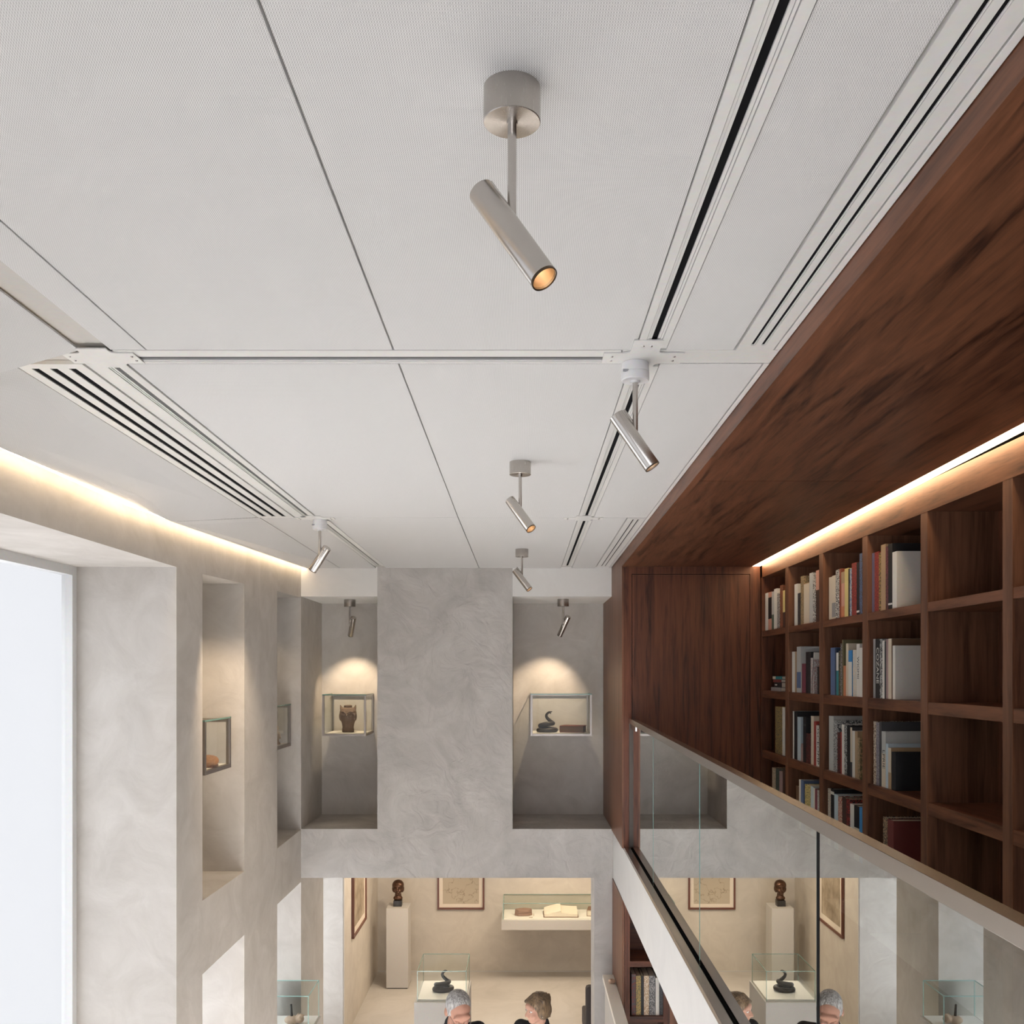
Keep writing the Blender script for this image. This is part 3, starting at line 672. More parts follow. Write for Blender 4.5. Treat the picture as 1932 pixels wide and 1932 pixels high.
# (px left, px right, top py, colour, second colour or None, blocks [(z from, z to, colour)], title, depth)
BK = {
 (0, 0): [(1443.2, 1449.4, 1119, 'white'), (1449.5, 1456, 1117, 'pink', None, [(.30, .86, 'black')]), (1456.1, 1460.2, 1116, 'lgrey', None, [(0, .4, 'green')]), (1460.3, 1466, 1111, 'white'), (1466.1, 1471.5, 1119, 'dbrown', 'lgrey'), (1471.6, 1477, 1104, 'brown', 'rust'), (1477.1, 1481.3, 1114, 'dbrown', None, [(.42, 1, 'yellow')])],
 (0, 1): [(1498.8, 1504.9, 1102, 'white'), (1505, 1510.5, 1119, 'black', 'dgrey'), (1510.6, 1516.6, 1087, 'olive', 'tan'), (1516.7, 1526.9, 1100, 'tan', None, [(.0, .98, 'cream')]), (1527, 1533.7, 1081, 'lgrey'), (1533.8, 1539.4, 1081, 'white', 'black'), (1539.5, 1545.5, 1076, 'dbrown', None, [(.62, 1, 'pink')])],
 (0, 2): [(1564, 1569.6, 1089, 'cream'), (1569.7, 1576.6, 1086, 'cream', None, [(.05, .38, 'grey')]), (1576.7, 1583.5, 1075, 'white', 'black'), (1583.6, 1587.2, 1073, 'rust'), (1587.3, 1593.4, 1079, 'pink', None, [(0, .25, 'orange'), (.75, 1, 'tan')]), (1593.5, 1600.6, 1072.5, 'yellow'), (1600.7, 1603.2, 1073, 'black'), (1603.3, 1606.9, 1072.5, 'blue', 'lgrey'), (1607, 1616.2, 1062, 'dred', 'red'), (1616.3, 1621.6, 1061, 'black', None, [(.05, .09, 'white')]), (1621.7, 1626.8, 1044, 'dgrey', 'blue')],
 (0, 3): [(1643.7, 1649.9, 1043.5, 'purple'), (1650, 1657.9, 1041.4, 'red', 'dred'), (1658, 1662, 1042.5, 'gold', 'dbrown'), (1662.1, 1670.9, 1027.4, 'tan'), (1671, 1675.7, 1031, 'maroon', 'dbrown'), (1675.8, 1683.5, 1026, 'black', None, [(.07, .1, 'white')]), (1683.6, 1692, 1041, 'white')],
 (1, 1): [(1494.3, 1500, 1229.5, 'white'), (1500.1, 1503.3, 1229.5, 'tan'), (1503.4, 1511, 1220, 'lgrey', None, [(.1, .45, 'blue')]), (1513, 1520.3, 1252, 'maroon'), (1520.4, 1529.4, 1230, 'black'), (1529.5, 1535.5, 1241, 'lgrey', 'rose'), (1542, 1545.8, 1258, 'black')],
 (1, 2): [(1567, 1575.5, 1222, 'blue'), (1575.6, 1577.9, 1223, 'navy'), (1578, 1582.1, 1231.5, 'teal', None, [(.58, 1, 'white')]), (1582.2, 1585.6, 1228, 'black', 'olive'), (1585.7, 1588.7, 1214, 'dbrown', 'grey'), (1588.8, 1591.2, 1207, 'olive'), (1591.3, 1596, 1256, 'orange'), (1596.1, 1600.7, 1214, 'cream'), (1600.8, 1607.5, 1227, 'bblue', None, [(0, .75, 'white')]), (1609, 1615.9, 1226, 'lgrey', 'cream'), (1616, 1621.7, 1215, 'white', None, None, 'WIOMII'), (1621.8, 1627, 1222, 'white')],
 (1, 3): [(1647.4, 1651.6, 1205.5, 'grey'), (1651.7, 1659.8, 1205, 'black', None, None, 'COZANE'), (1659.9, 1664.8, 1205.5, 'black', 'lgrey'), (1664.9, 1668.7, 1208.6, 'white'), (1668.8, 1671.9, 1210, 'dgrey'), (1672, 1675.7, 1206, 'rose'), (1675.8, 1682, 1204.8, 'cream'), (1682.1, 1684, 1205, 'brown'), (1684.1, 1689, 1218, 'white')],
 (2, 0): [(1462.6, 1476, 1333.6, 'gold', 'dgrey'), (1476.1, 1480.6, 1334.7, 'white')],
 (2, 1): [(1495.8, 1498.4, 1341.7, 'white'), (1498.5, 1504.4, 1342.5, 'black'), (1504.5, 1511, 1353, 'pblue'), (1511.1, 1515.2, 1419, 'rose'), (1515.3, 1520.9, 1353, 'black', None, [(.8, .85, 'dgrey')]), (1521, 1529.5, 1384, 'dred', 'black'), (1530, 1535.4, 1351, 'cream'), (1535.5, 1539.9, 1361, 'red'), (1540, 1546.8, 1369, 'white', None, None, 'OSCEOMP')],
 (2, 2): [(1564, 1572.7, 1351, 'lgrey'), (1572.8, 1579.9, 1359, 'dgrey', 'lgrey'), (1580, 1585.6, 1382, 'dred', 'black'), (1585.7, 1588.2, 1381, 'red'), (1588.3, 1592.9, 1367, 'white'), (1593, 1598, 1368, 'black', 'lgrey'), (1598.1, 1604.3, 1369, 'black'), (1604.4, 1607.9, 1372.5, 'dgrey', None, [(.3, 1, 'cream')]), (1608, 1613, 1379, 'white'), (1613.1, 1618.2, 1380, 'tan'), (1618.3, 1622, 1392, 'olive', 'tan')],
 (2, 3): [(1647.9, 1652.9, 1361, 'cream', 'brown'), (1653, 1658.9, 1363, 'purple', 'grey'), (1659, 1663.3, 1362, 'dgrey'), (1663.4, 1671.1, 1380, 'lgrey', None, [(0, .6, 'cream')], 'LPRIE'), (1671.2, 1675.7, 1403, 'pblue'), (1675.8, 1681.5, 1411, 'tan', None, [(.4, 1, 'cream')]), (1682, 1690, 1419, 'black')],
 (3, 0): [(1456.7, 1463.6, 1449, 'cream', 'tan'), (1463.7, 1470.1, 1450.5, 'dgrey', 'green'), (1470.2, 1476.7, 1455, 'rose'), (1476.8, 1480.8, 1452, 'dbrown')],
 (3, 1): [(1502, 1507.5, 1483, 'brown'), (1507.6, 1511, 1471, 'white'), (1511.1, 1516.4, 1472, 'blue'), (1518.6, 1529.4, 1481, 'yellow', 'olive'), (1529.5, 1534.9, 1484, 'pblue'), (1535, 1537.5, 1487, 'white'), (1537.6, 1541.9, 1489, 'maroon'), (1542, 1546.8, 1491, 'grey', 'lgrey')],
 (3, 2): [(1562, 1567.4, 1488, 'cream', 'grey'), (1567.5, 1573.9, 1488, 'black', None, [(.9, .95, 'white')]), (1574, 1581.2, 1499, 'pblue'), (1581.3, 1588.9, 1503.6, 'cream', 'red'), (1589, 1596.9, 1505, 'dbrown'), (1597, 1603.9, 1507.5, 'red', 'black'), (1604, 1611.4, 1517.4, 'white', None, [(0, .55, 'red')]), (1611.5, 1621.3, 1520.7, 'black', None, [(0, .6, 'cream')]), (1621.4, 1627, 1523, 'bblue')],
 (3, 3): [(1666, 1674.5, 1542, 'tan', 'black'), (1674.6, 1686, 1547, 'dred')],
}
def textmesh(txt, size, mat, parent, place, name='title'):
    cu = bpy.data.curves.new(name, 'FONT'); cu.body = txt; cu.size = size; cu.extrude = .0002; cu.align_x = 'CENTER'; cu.align_y = 'CENTER'
    o = bpy.data.objects.new(name, cu); COL.objects.link(o)
    dg = bpy.context.evaluated_depsgraph_get(); me = bpy.data.meshes.new_from_object(o.evaluated_get(dg))
    bpy.data.objects.remove(o)
    me.transform(place); me.materials.clear(); me.materials.append(mat)
    t = bpy.data.objects.new(name, me); COL.objects.link(t); t.parent = parent
    return t
used = set()
def uniq(l, alt):
    if l in used: l = l + ', ' + alt
    k = 2
    base = l
    while l in used: l = base + ' again' * (k - 1); k += 1
    used.add(l); return l
def cover_mb(x0, x1, y0, y1, z0, z1, c=.0022):
    m = MB(); m.box(x0, x0 + c, y0, y1, z0, z1); m.box(x0 + c, x1, y0, y0 + c, z0, z1); m.box(x0 + c, x1, y1 - c, y1, z0, z1); return m
XS = 1.892
ORD = ['first', 'second', 'third', 'fourth', 'fifth', 'sixth', 'seventh', 'eighth', 'ninth', 'tenth', 'eleventh', 'twelfth', 'thirteenth']
for (row, bay), lst in BK.items():
    zb = SH[row][0]
    for i, bk in enumerate(lst):
        bk = tuple(bk) + (None,) * (7 - len(bk)); p0, p1, pt, c, c2, blocks, title = bk[:7]
        y1_ = XS * F / (p0 - CX); y0_ = XS * F / (p1 - CX)
        lim = divs[bay + 1] + .039; y0_ = max(y0_, lim); y1_ = min(max(y1_, y0_ + .012), divs[bay] - (.039 if bay else .002))
        zt = (CY - pt) / F * (XS * F / ((p0 + p1) / 2 - CX))
        hgt = max(.12, zt - zb); dep = min(.29, hgt * .78)
        nb = NM[lst[i - 1][3]] if i else None
        ds = ('patterned ' if c2 else ('two-tone ' if blocks else '')) + NM[c] + ' book'
        if title: ds = NM[c] + ' book with bold spine lettering'
        lab = ds + (' right of the ' + nb + ' one' if nb else ' leftmost') + ', ' + ROWN[row] + ', ' + BAYN[bay]
        lab = uniq(lab, ORD[i] + ' from left')
        o = obj('book', cover_mb(XS, XS + dep, y0_ + .0006, y1_ - .0006, zb + .0005, zb + hgt), bmat(K[c], K[c2] if c2 else None), label=lab, cat='book', group='books on the walnut bookcase')
        obj('pages', B(XS + .0024, XS + dep - .004, y0_ + .003, y1_ - .003, zb + .003, zb + hgt - .004), M['paper'], o)
        for a, b2, cc in (blocks or []):
            obj('spine_panel', B(XS - .0006, XS - .0001, y0_ + .0008, y1_ - .0008, zb + .001 + a * (hgt - .001), zb + b2 * hgt), bmat(K[cc]), o)
        if title:
            loc = Vector((XS - .0005, (y0_ + y1_) / 2, zb + hgt * (.55 if title != 'LPRIE' else .5) + Z0)) - o.location
            th_ = y1_ - y0_
            rot = Matrix(((0, 0, -1), (0, -1, 0), (-1, 0, 0))).to_4x4()   # text runs downwards on the spine, facing the aisle
            rot = Matrix.Rotation(0, 4, 'X') @ Matrix(((0, 0, -1, 0), (0, -1, 0, 0), (-1, 0, 0, 0), (0, 0, 0, 1)))
            # columns: x-> -z, y -> -y(world), z-> -x
            rot = Matrix(((0, 0, -1, 0), (0, -1, 0, 0), (-1, 0, 0, 0), (0, 0, 0, 1)))
            mtxt = bmat(K['white']) if c == 'black' else bmat(K['black'])
            textmesh(title, th_ * .78, mtxt, o, Matrix.Translation(loc) @ rot)
# leaning book and the lying stack
o = obj('book', cover_mb(XS, XS + .2, -.005, .005, 0, .27).xf(lambda v: Matrix.Rotation(R(9), 3, 'X') @ v), bmat(K['white']))
o['label'] = 'thin white book leaning to the right, second shelf, second bay from the door'; o['category'] = 'book'; o['group'] = 'books on the walnut bookcase'
o.location = (o.location.x, 6.103, SH[1][0] + Z0 + .001)
zz = SH[1][0]
for nme, c, y0_, y1_, th in (('lowest dark grey', 'grey', 6.86, 7.13, .028), ('black with white label', 'black', 6.84, 7.04, .036), ('dark maroon', 'dred', 6.85, 7.07, .022), ('teal, topmost', 'teal', 6.83, 7.08, .022)):
    o = obj('book', MB().box(XS, XS + .002, y0_, y1_, zz, zz + th).box(XS + .002, XS + .19, y0_, y1_, zz, zz + .002).box(XS + .002, XS + .19, y0_, y1_, zz + th - .002, zz + th), bmat(K[c]),
            label='lying book, ' + nme + ' in the small flat stack beside the door', cat='book', group='books on the walnut bookcase')
    obj('pages', B(XS + .0024, XS + .186, y0_ + .003, y1_ - .003, zz + .0024, zz + th - .0024), M['paper'], o)
    if c == 'teal': obj('spine_panel', B(XS - .0006, XS - .0001, 7.0, y1_, zz + .001, zz + th - .001), bmat(K['cream']), o)
    if c == 'black': obj('spine_panel', B(XS - .0006, XS - .0001, 6.96, 7.02, zz + .014, zz + .022), bmat(K['white']), o)
    zz += th + .0008

# lower bookcase below the balcony, facing the camera
lb = thing('bookcase', 'dark walnut bookcase under the white balcony slab', 'bookcase', (1.0, 7.55, H))
Y = 7.38
obj('side_panel', B(XR + .013, .848, Y, Y + .34, H, -1.795), M['wz'], lb)
obj('side_panel', B(1.112, 1.16, Y, Y + .34, H, -1.795), M['wz'], lb)
obj('back_panel', B(.848, 1.112, Y + .32, Y + .34, H, -1.795), M['wx'], lb)
for zt in (-2.268, -2.702, -3.14, -3.58): obj('shelf', B(.848, 1.112, Y + .003, Y + .32, zt - .045, zt), M['wx'], lb)
obj('trim_9', B(1.16, 1.9, Y - .01, Y + .03, H, -1.795), M['wedge'], kind='structure')
obj('wall_right', B(2.4, 2.5, YF, 8.6, H, 1.0), M['wall'], kind='structure')
LBK = [(1191.5, 1199.6, 1838, 'dred', 'dgrey', 'dark red patterned book, leftmost'), (1200.2, 1209.2, 1841, 'gold', 'olive', 'olive gold book'), (1209.8, 1214.6, 1842, 'black', None, 'slim black book'), (1215, 1224.5, 1841, 'cream', 'tan', 'cream book with tan print'), (1225.2, 1236, 1841, 'dgrey', 'grey', 'charcoal patterned book'), (1236.8, 1243.6, 1845, 'white', None, 'plain white book'), (1244.4, 1251.5, 1850, 'black', 'dgrey', 'black and charcoal book, rightmost')]
for p0, p1, pt, c, c2, nme in LBK:
    yy = Y + .03; x0, x1 = (p0 - CX) / F * yy, (p1 - CX) / F * yy; z0 = -2.701; z1 = (CY - pt) / F * yy
    m = MB(); cc = .002
    m.box(x0, x1, yy, yy + cc, z0, z1); m.box(x0, x0 + cc, yy + cc, yy + .22, z0, z1); m.box(x1 - cc, x1, yy + cc, yy + .22, z0, z1)
    o = obj('book', m, bmat(K[c], K[c2] if c2 else None), label=nme + ' on the shelf below the balcony slab', cat='book', group='books under the balcony')
    obj('pages', B(x0 + .0022, x1 - .0022, yy + .0022, yy + .214, z0 + .003, z1 - .004), M['paper'], o)

# ------------------------------------------------------------------ display cases in the niches
def framed_case(label, x0, x1, y0, y1, z0, z1, fr=.019):
    t = thing('display_case', label, 'display case', ((x0 + x1) / 2, (y0 + y1) / 2, z0), 'metal framed wall cases')
    zt = z1 - .012
    for xx in (x0, x1 - fr):
        for yy in (y0, y1 - fr): obj('post', B(xx, xx + fr, yy, yy + fr, z0, zt), M['frame'], t, bevel=.001)
    for a in ((x0 + fr, x1 - fr, y0, y0 + fr), (x0 + fr, x1 - fr, y1 - fr, y1), (x0, x0 + fr, y0 + fr, y1 - fr), (x1 - fr, x1, y0 + fr, y1 - fr)):
        obj('bottom_rail', B(*a, z0, z0 + fr), M['frame'], t, bevel=.001)
    obj('top_rail', B(x0 + fr, x1 - fr, y1 - fr, y1, zt - fr, zt), M['frame'], t)
    obj('base_board', B(x0 + fr, x1 - fr, y0 + fr, y1 - fr, z0 + .006, z0 + fr + .003), M['case_base'], t)
    g = .006
    obj('top_pane', B(x0 + .003, x1 - .003, y0 + .003, y1 - .003, zt, zt + .010), M['case'], t)
    e_ = MB(); e_.box(x0, x1, y0, y0 + .003, zt, zt + .010); e_.box(x0, x0 + .003, y0 + .003, y1, zt, zt + .010); e_.box(x1 - .003, x1, y0 + .003, y1, zt, zt + .010)
    obj('glass_edge', e_, M['green'], t)
    obj('pane', B(x0 + fr, x1 - fr, y0 + .006, y0 + .006 + g, z0 + fr, zt), M['case'], t)
    obj('pane', B(x0 + .006, x0 + .006 + g, y0 + fr, y1 - fr, z0 + fr, zt), M['case'], t)
    obj('pane', B(x1 - .012, x1 - .012 + g, y0 + fr, y1 - fr, z0 + fr, zt), M['case'], t)
    return z0 + fr + .003
zo = framed_case('metal framed glass case with a carved stone owl, in the left far niche', -1.832, -1.431, 8.60, 9.048, -.576, -.192)
zn = framed_case('metal framed glass case with snake and old book, in the right far niche', .078, .641, 8.60, 9.048, -.576, -.186)
z1c = framed_case('metal framed glass case with brown fossil in the nearer side niche', -2.47, -1.96, 5.80, 6.32, -.634, -.290, .026)
z2c = framed_case('metal framed glass case half hidden in the farther side niche', -2.47, -1.995, 7.56, 8.10, -.627, -.262, .024)
# owl
m = MB(); ox, oy = -1.632, 8.80
m.lathe((ox, oy, zo), [(.052, 0), (.056, .004), (.056, .03), (.052, .045), (.056, .075), (.068, .115), (.078, .15), (.080, .175), (.076, .20), (.062, .222), (.04, .232)], 40, 1, .85)
for s_ in (-1, 1):
    m.tube([(ox + s_ * .052, oy, zo + .20), (ox + s_ * .064, oy, zo + .228), (ox + s_ * .074, oy, zo + .258)], [.022, .014, .003], 12)
    m.ball((ox + s_ * .034, oy - .052, zo + .175), (.030, .020, .026), 16, 10)
    m.tube([(ox + s_ * .008, oy - .073, zo + .178), (ox + s_ * .03, oy - .074, zo + .196), (ox + s_ * .06, oy - .055, zo + .192)], [.007, .007, .004], 10)
    m.ball((ox + s_ * .066, oy - .005, zo + .150), (.016, .045, .045), 12, 8)
m.tube([(ox, oy - .066, zo + .178), (ox, oy - .084, zo + .158), (ox, oy - .074, zo + .142)], [.010, .009, .003], 10)
ow = obj('owl_carving', m, M['stone'], label='brown carved stone owl with ears in the left far niche case', cat='sculpture'); remesh(ow, .0035, 1)
obj('rim', MB().lathe((ox, oy, zo + .222), [(.034, 0), (.038, .003), (.038, .028), (.030, .032), (.026, .028)], 32), M['stone'], ow, smooth=40)
# snakes
def snake(label, c, z, s_, yaw, open_mouth):
    pts = []; rs = []
    def P(x, y, zz, r): pts.append((x * s_, y * s_, zz * s_)); rs.append(r * s_)
    n = 46
    for k in range(n):
        a = k / (n - 1) * 2 * math.pi * 1.12 + math.pi * .1
        P(.074 * math.cos(a) + .0, .052 * math.sin(a), .015 + .008 * (k / n) ** 2, .006 + .0125 * min(1, k / 12))
    for k in range(1, 34):
        f_ = k / 33; a = math.pi * 2.34 + f_ * 2 * math.pi * .92
        rr = .050 - .006 * f_
        P(rr * 1.22 * math.cos(a) - .006 * f_, (.042) * math.sin(a), .030 + .034 * min(1, f_ * 1.6) + .012 * f_, .0185)
    x0, y0, z0 = pts[-1][0] / s_, pts[-1][1] / s_, pts[-1][2] / s_
    nk = [(.050, -.028, .064), (.046, -.02, .082), (.030, -.012, .096), (.006, -.008, .106), (-.010, -.006, .120), (-.016, -.006, .138), (-.010, -.008, .154), (.004, -.010, .164), (.018, -.012, .168)]
    for k, p in enumerate(nk): P(p[0], p[1], p[2], .0172 - .0010 * k)
    # smooth the path
    for _ in range(3):
        q = [pts[0]]
        for i in range(1, len(pts) - 1): q.append(tuple((pts[i - 1][j] + 2 * pts[i][j] + pts[i + 1][j]) / 4 for j in range(3)))
        q.append(pts[-1]); pts = q
    m = MB(); m.tube(pts, rs, 14); e_ = Vector(pts[-1])
    m.ball(e_, (.014 * s_, .010 * s_, .009 * s_), 12, 8)
    if open_mouth:
        m.cap(e_, e_ + Vector((.020, -.002, .004)) * s_, .008 * s_, .004 * s_); m.cap(e_, e_ + Vector((.012, -.002, -.014)) * s_, .006 * s_, .003 * s_)
    else: m.cap(e_, e_ + Vector((.016, -.004, -.004)) * s_, .008 * s_, .0045 * s_)
    rot = Matrix.Rotation(yaw, 3, 'Z')
    m.xf(lambda v: rot @ v + Vector((c[0], c[1], z + .0005)))
    o = obj('snake_sculpture', m, M['bronze'], label=label, cat='sculpture', smooth=60)
    return o
snake('coiled dark bronze snake with raised open mouth beside the leather book', (.236, 8.80), zn, 1.12, 0, True)
# leather book in the case
bl = obj('leather_book', MB().box(-.115, .115, -.08, .08, .058, .064).box(-.115, .115, -.08, .08, 0, .006).box(-.115, -.109, -.08, .08, .006, .058)
         .xf(lambda v: Matrix.Rotation(R(-14), 3, 'Z') @ v + Vector((.480, 8.81, zn))), M['leather'], label='old red-brown leather book lying beside the niche snake', cat='book', bevel=.003)
obj('pages', MB().box(-.109, .108, -.074, .074, .006, .058).xf(lambda v: Matrix.Rotation(R(-14), 3, 'Z') @ v + Vector((.480, 8.81, zn))), flat('brown_page_block', (.16, .085, .045), .8), bl)
# fossil on stand and figurine
m = MB(); fx, fy = -2.035, 6.04
for k in range(60):
    a = k / 59 * 2 * math.pi * 2.3; rr = .006 + .055 * k / 59
    if k % 1 == 0: m.ball((fx + rr * math.cos(a), fy + rr * math.sin(a) * .9, z1c + .035 + .012 * math.sin(a)), .012 + .016 * k / 59, 10, 7)
fo = obj('fossil', m, M['fossil'], label='brown ridged fossil on a small stand in the nearer side niche case', cat='fossil'); remesh(fo, .005, 1)
obj('stand', B(fx - .07, fx + .06, fy - .05, fy + .06, z1c, z1c + .014), flat('brown_stand', (.17, .07, .04), .5), fo)
m = MB(); gx, gy = -2.062, 7.88
m.lathe((gx, gy, z2c), [(.03, 0), (.032, .01), (.018, .03), (.028, .07), (.022, .10), (.012, .115), (.019, .135), (.016, .155), (.004, .165)], 24)
m.cap((gx - .02, gy, z2c + .095), (gx - .035, gy - .02, z2c + .06), .009); m.cap((gx + .02, gy, z2c + .095), (gx + .035, gy - .02, z2c + .06), .009)
obj('figurine', m, M['clay'], label='small pale clay figurine in the farther side niche case', cat='sculpture', smooth=60)

# ------------------------------------------------------------------ lower gallery
def plinth(name, label, x0, x1, y0, y1, zt):
    t = thing(name, label, 'plinth', ((x0 + x1) / 2, (y0 + y1) / 2, H))
    obj('body', B(x0, x1, y0, y1, H + .012, zt), M['plinth'], t, bevel=.002)
    obj('shadow_gap', B(x0 + .012, x1 - .012, y0 + .012, y1 - .012, H, H + .012), M['dark'], t)
    return t
def glass_hood(label, x0, x1, y0, y1, z0, z1, edge='green', e=.005, panes=True, group='all glass display hoods'):
    t = thing('glass_case', label, 'display case', ((x0 + x1) / 2, (y0 + y1) / 2, z0), group)
    g = .005
    obj('top_pane', B(x0 + g, x1 - g, y0 + g, y1 - g, z1 - g, z1), M['case'], t)
    obj('front_pane', B(x0 + g, x1 - g, y0, y0 + g, z0, z1 - g), M['case'], t)
    obj('side_pane', B(x0, x0 + g, y0 + g, y1 - g, z0, z1 - g), M['case'], t)
    obj('side_pane', B(x1 - g, x1, y0 + g, y1 - g, z0, z1 - g), M['case'], t)
    obj('back_pane', B(x0 + g, x1 - g, y1 - g, y1, z0, z1 - g), M['case'], t)
    m = MB()
    for xx in (x0, x1 - e):
        for yy in (y0, y1 - e): m.box(xx, xx + e, yy, yy + e, z0, z1 - e)
    m.box(x0, x1, y0, y0 + e, z1 - e, z1); m.box(x0, x1, y1 - e, y1, z1 - e, z1)
    m.box(x0, x0 + e, y0 + e, y1 - e, z1 - e, z1); m.box(x1 - e, x1, y0 + e, y1 - e, z1 - e, z1)
    obj('glass_edge', m, M[edge], t)
    return t
plinth('plinth', 'tall white plinth under the bronze bust in the gallery corner', -1.708, -1.432, 11.79, 12.09, -2.958)
plinth('plinth', 'white plinth under the glass hood with the coiled snake', -.975, -.492, 8.47, 9.08, -2.975)
obj('tray', B(-.945, -.510, 8.51, 9.02, -2.975, -2.958), M['case_base'], label='cream display tray under the snake inside the glass hood', cat='tray')
glass_hood('square glass hood with green edges over the bronze snake', -.951, -.504, 8.50, 9.03, -2.975, -2.700)
snake('coiled patterned bronze snake under the glass hood behind the grey haired man', (-.735, 8.74), -2.958, 1.12, R(10), False)
# bust
HEADP = [((0, .015, .03), (.076, .096, .090)), ((0, -.018, -.030), (.062, .074, .085)), ((0, -.052, -.092), (.036, .036, .026)), ((-.03, -.06, -.045), (.03, .028, .03)), ((.03, -.06, -.045), (.03, .028, .03)),
         ((-.078, .012, -.012), (.010, .026, .034)), ((.078, .012, -.012), (.010, .026, .034)), ((0, -.078, .03), (.056, .022, .03))]
def head_mb(m, fn=lambda v: v, s_=1.0):
    h = MB()
    for c_, r_ in HEADP: h.ball(c_, r_, 24, 16)
    h.cap((0, -.088, .008), (0, -.113, -.034), .009, .014); h.ball((-.012, -.102, -.038), .010); h.ball((.012, -.102, -.038), .010)
    h.cap((-.05, -.072, .020), (-.014, -.088, .018), .011); h.cap((.05, -.072, .020), (.014, -.088, .018), .011)
    h.cap((-.022, -.085, -.064), (.022, -.085, -.064), .0075); h.cap((-.018, -.083, -.074), (.018, -.083, -.074), .008)
    h.cap((-.022, -.083, -.064), (0, -.095, -.062), .006); h.cap((.022, -.083, -.064), (0, -.095, -.062), .006)
    h.xf(lambda v: fn(v * s_)); m.v_ = None
    m.add(h.v, h.f); return m
bx, by, bz = -1.578, 11.93, -2.958
bt = thing('bronze_bust', 'small dark bronze head bust on the tall white corner plinth', 'sculpture', (bx, by, bz))
obj('block', B(bx - .052, bx + .052, by - .05, by + .05, bz, bz + .075), flat('black_stone_block', (.02, .018, .016), .25), bt, bevel=.002)
m = MB(); head_mb(m, lambda v: v + Vector((bx, by, bz + .235)), .80)
m.ball((bx, by + .012, bz + .26), (.076, .082, .070), 24, 14)
for s_ in (-1, 1): m.ball((bx + s_ * .052, by + .02, bz + .215), (.026, .05, .05), 14, 10)
m.cap((bx, by + .01, bz + .17), (bx, by + .01, bz + .11), .038, .045)
m.ball((bx, by, bz + .100), (.060, .045, .034), 20, 10)
hb = obj('head', m, M['brown_bronze'], bt); remesh(hb, .0035, 1)

# pictures
def picture(label, wall, a0, a1, z0, z1, mat, fw, mw, w0, out):
    """wall 'back': a = x, faces -y at y=w0 ; wall 'left': a = y, faces +x at x=w0"""
    def bx_(a, b, lo, hi, d0, d1):
        return B(a, b, w0 - d1, w0 - d0, lo, hi) if wall == 'back' else B(w0 + d0, w0 + d1, a, b, lo, hi)
    t = thing('framed_picture', label, 'picture', ((a0 + a1) / 2, w0 - .02, z0) if wall == 'back' else (w0 + .02, (a0 + a1) / 2, z0), 'framed prints in the gallery')
    for q in ((a0, a1, z0, z0 + fw), (a0, a1, z1 - fw, z1), (a0, a0 + fw, z0 + fw, z1 - fw), (a1 - fw, a1, z0 + fw, z1 - fw)):
        obj('frame_bar', bx_(*q, .001, out), M['frame_wood'], t)
    obj('mat_board', bx_(a0 + fw, a1 - fw, z0 + fw, z1 - fw, .001, out * .45), M['mat_board'], t)
    obj('print', bx_(a0 + mw, a1 - mw, z0 + mw, z1 - mw, out * .45, out * .48), mat, t)
picture('mahogany framed engraved chart hanging on the far gallery wall', 'back', -1.125, -.500, -3.138, -2.30, M['map'], .024, .072, YB - .001, .03)
picture('mahogany framed tall print on the left gallery wall beside the window', 'left', 10.55, 11.42, -2.990, -2.05, M['sepia'], .028, .10, XL + .013, .03)

# wall shelf with long glass case
sh = obj('display_shelf', B(-.262, 1.25, 11.96, YB, -3.275, -3.150), M['plinth'], label='thick plaster shelf under the long glass case on the gallery wall', cat='shelf')
gh = glass_hood('long low glass case on the wall shelf with open books', -.244, 1.24, 11.98, 12.475, -3.1495, -2.938, e=.006)
obj('base_board', B(-.235, 1.23, 11.995, 12.465, -3.1495, -3.138), M['case_base'], gh)
zb_ = -3.137
# brown book closed, folio-like stone
def slab_book(label, cx, cy, w_, d_, h__, yaw, col, pg=True, group=None):
    f_ = lambda v: Matrix.Rotation(yaw, 3, 'Z') @ v + Vector((cx, cy, zb_ + .0005))
    m = MB().box(-w_ / 2, w_ / 2, -d_ / 2, d_ / 2, h__ - .005, h__).box(-w_ / 2, w_ / 2, -d_ / 2, d_ / 2, 0, .005).box(-w_ / 2, -w_ / 2 + .006, -d_ / 2, d_ / 2, .005, h__ - .005).xf(f_)
    o = obj('book', m, col, label=label, cat='book', bevel=.002, group=group)
    obj('pages', MB().box(-w_ / 2 + .006, w_ / 2 - .005, -d_ / 2 + .005, d_ / 2 - .005, .005, h__ - .005).xf(f_), M['paper'], o)
# rounded old clay tablet / casket
m = MB()
pl = [(-.115, -.02), (-.07, -.07), (.06, -.075), (.115, -.03), (.115, .02), (.05, .07), (-.05, .06), (-.11, .02)]
n = len(pl)
for z0_, z1_, s_ in ((0, .035, 1.0), (.039, .075, .97)):
    vs = [(p[0] * s_, p[1] * s_, z0_) for p in pl] + [(p[0] * s_ * .97, p[1] * s_ * .97, z1_) for p in pl]
    m.add(vs, [tuple(range(n - 1, -1, -1)), tuple(range(n, 2 * n))] + [(k, (k + 1) % n, n + (k + 1) % n, n + k) for k in range(n)])
m.box(-.09, .09, -.045, .045, .034, .04)
m.xf(lambda v: Matrix.Rotation(R(8), 3, 'Z') @ v + Vector((.015, 12.18, zb_ + .0005)))
obj('wooden_box', m, flat('pinkish_brown_wood', (.30, .18, .13), .6), label='small angular brown box at the left end of the long glass case', cat='box', bevel=.004)
m = MB(); m.box(.145, .153, 12.12, 12.128, zb_, zb_ + .028); m.box(.09, .135, 12.03, 12.045, zb_, zb_ + .006)
obj('fragment', m, M['clay'], label='tiny fragment lying beside the brown box in the long case', cat='fragment')
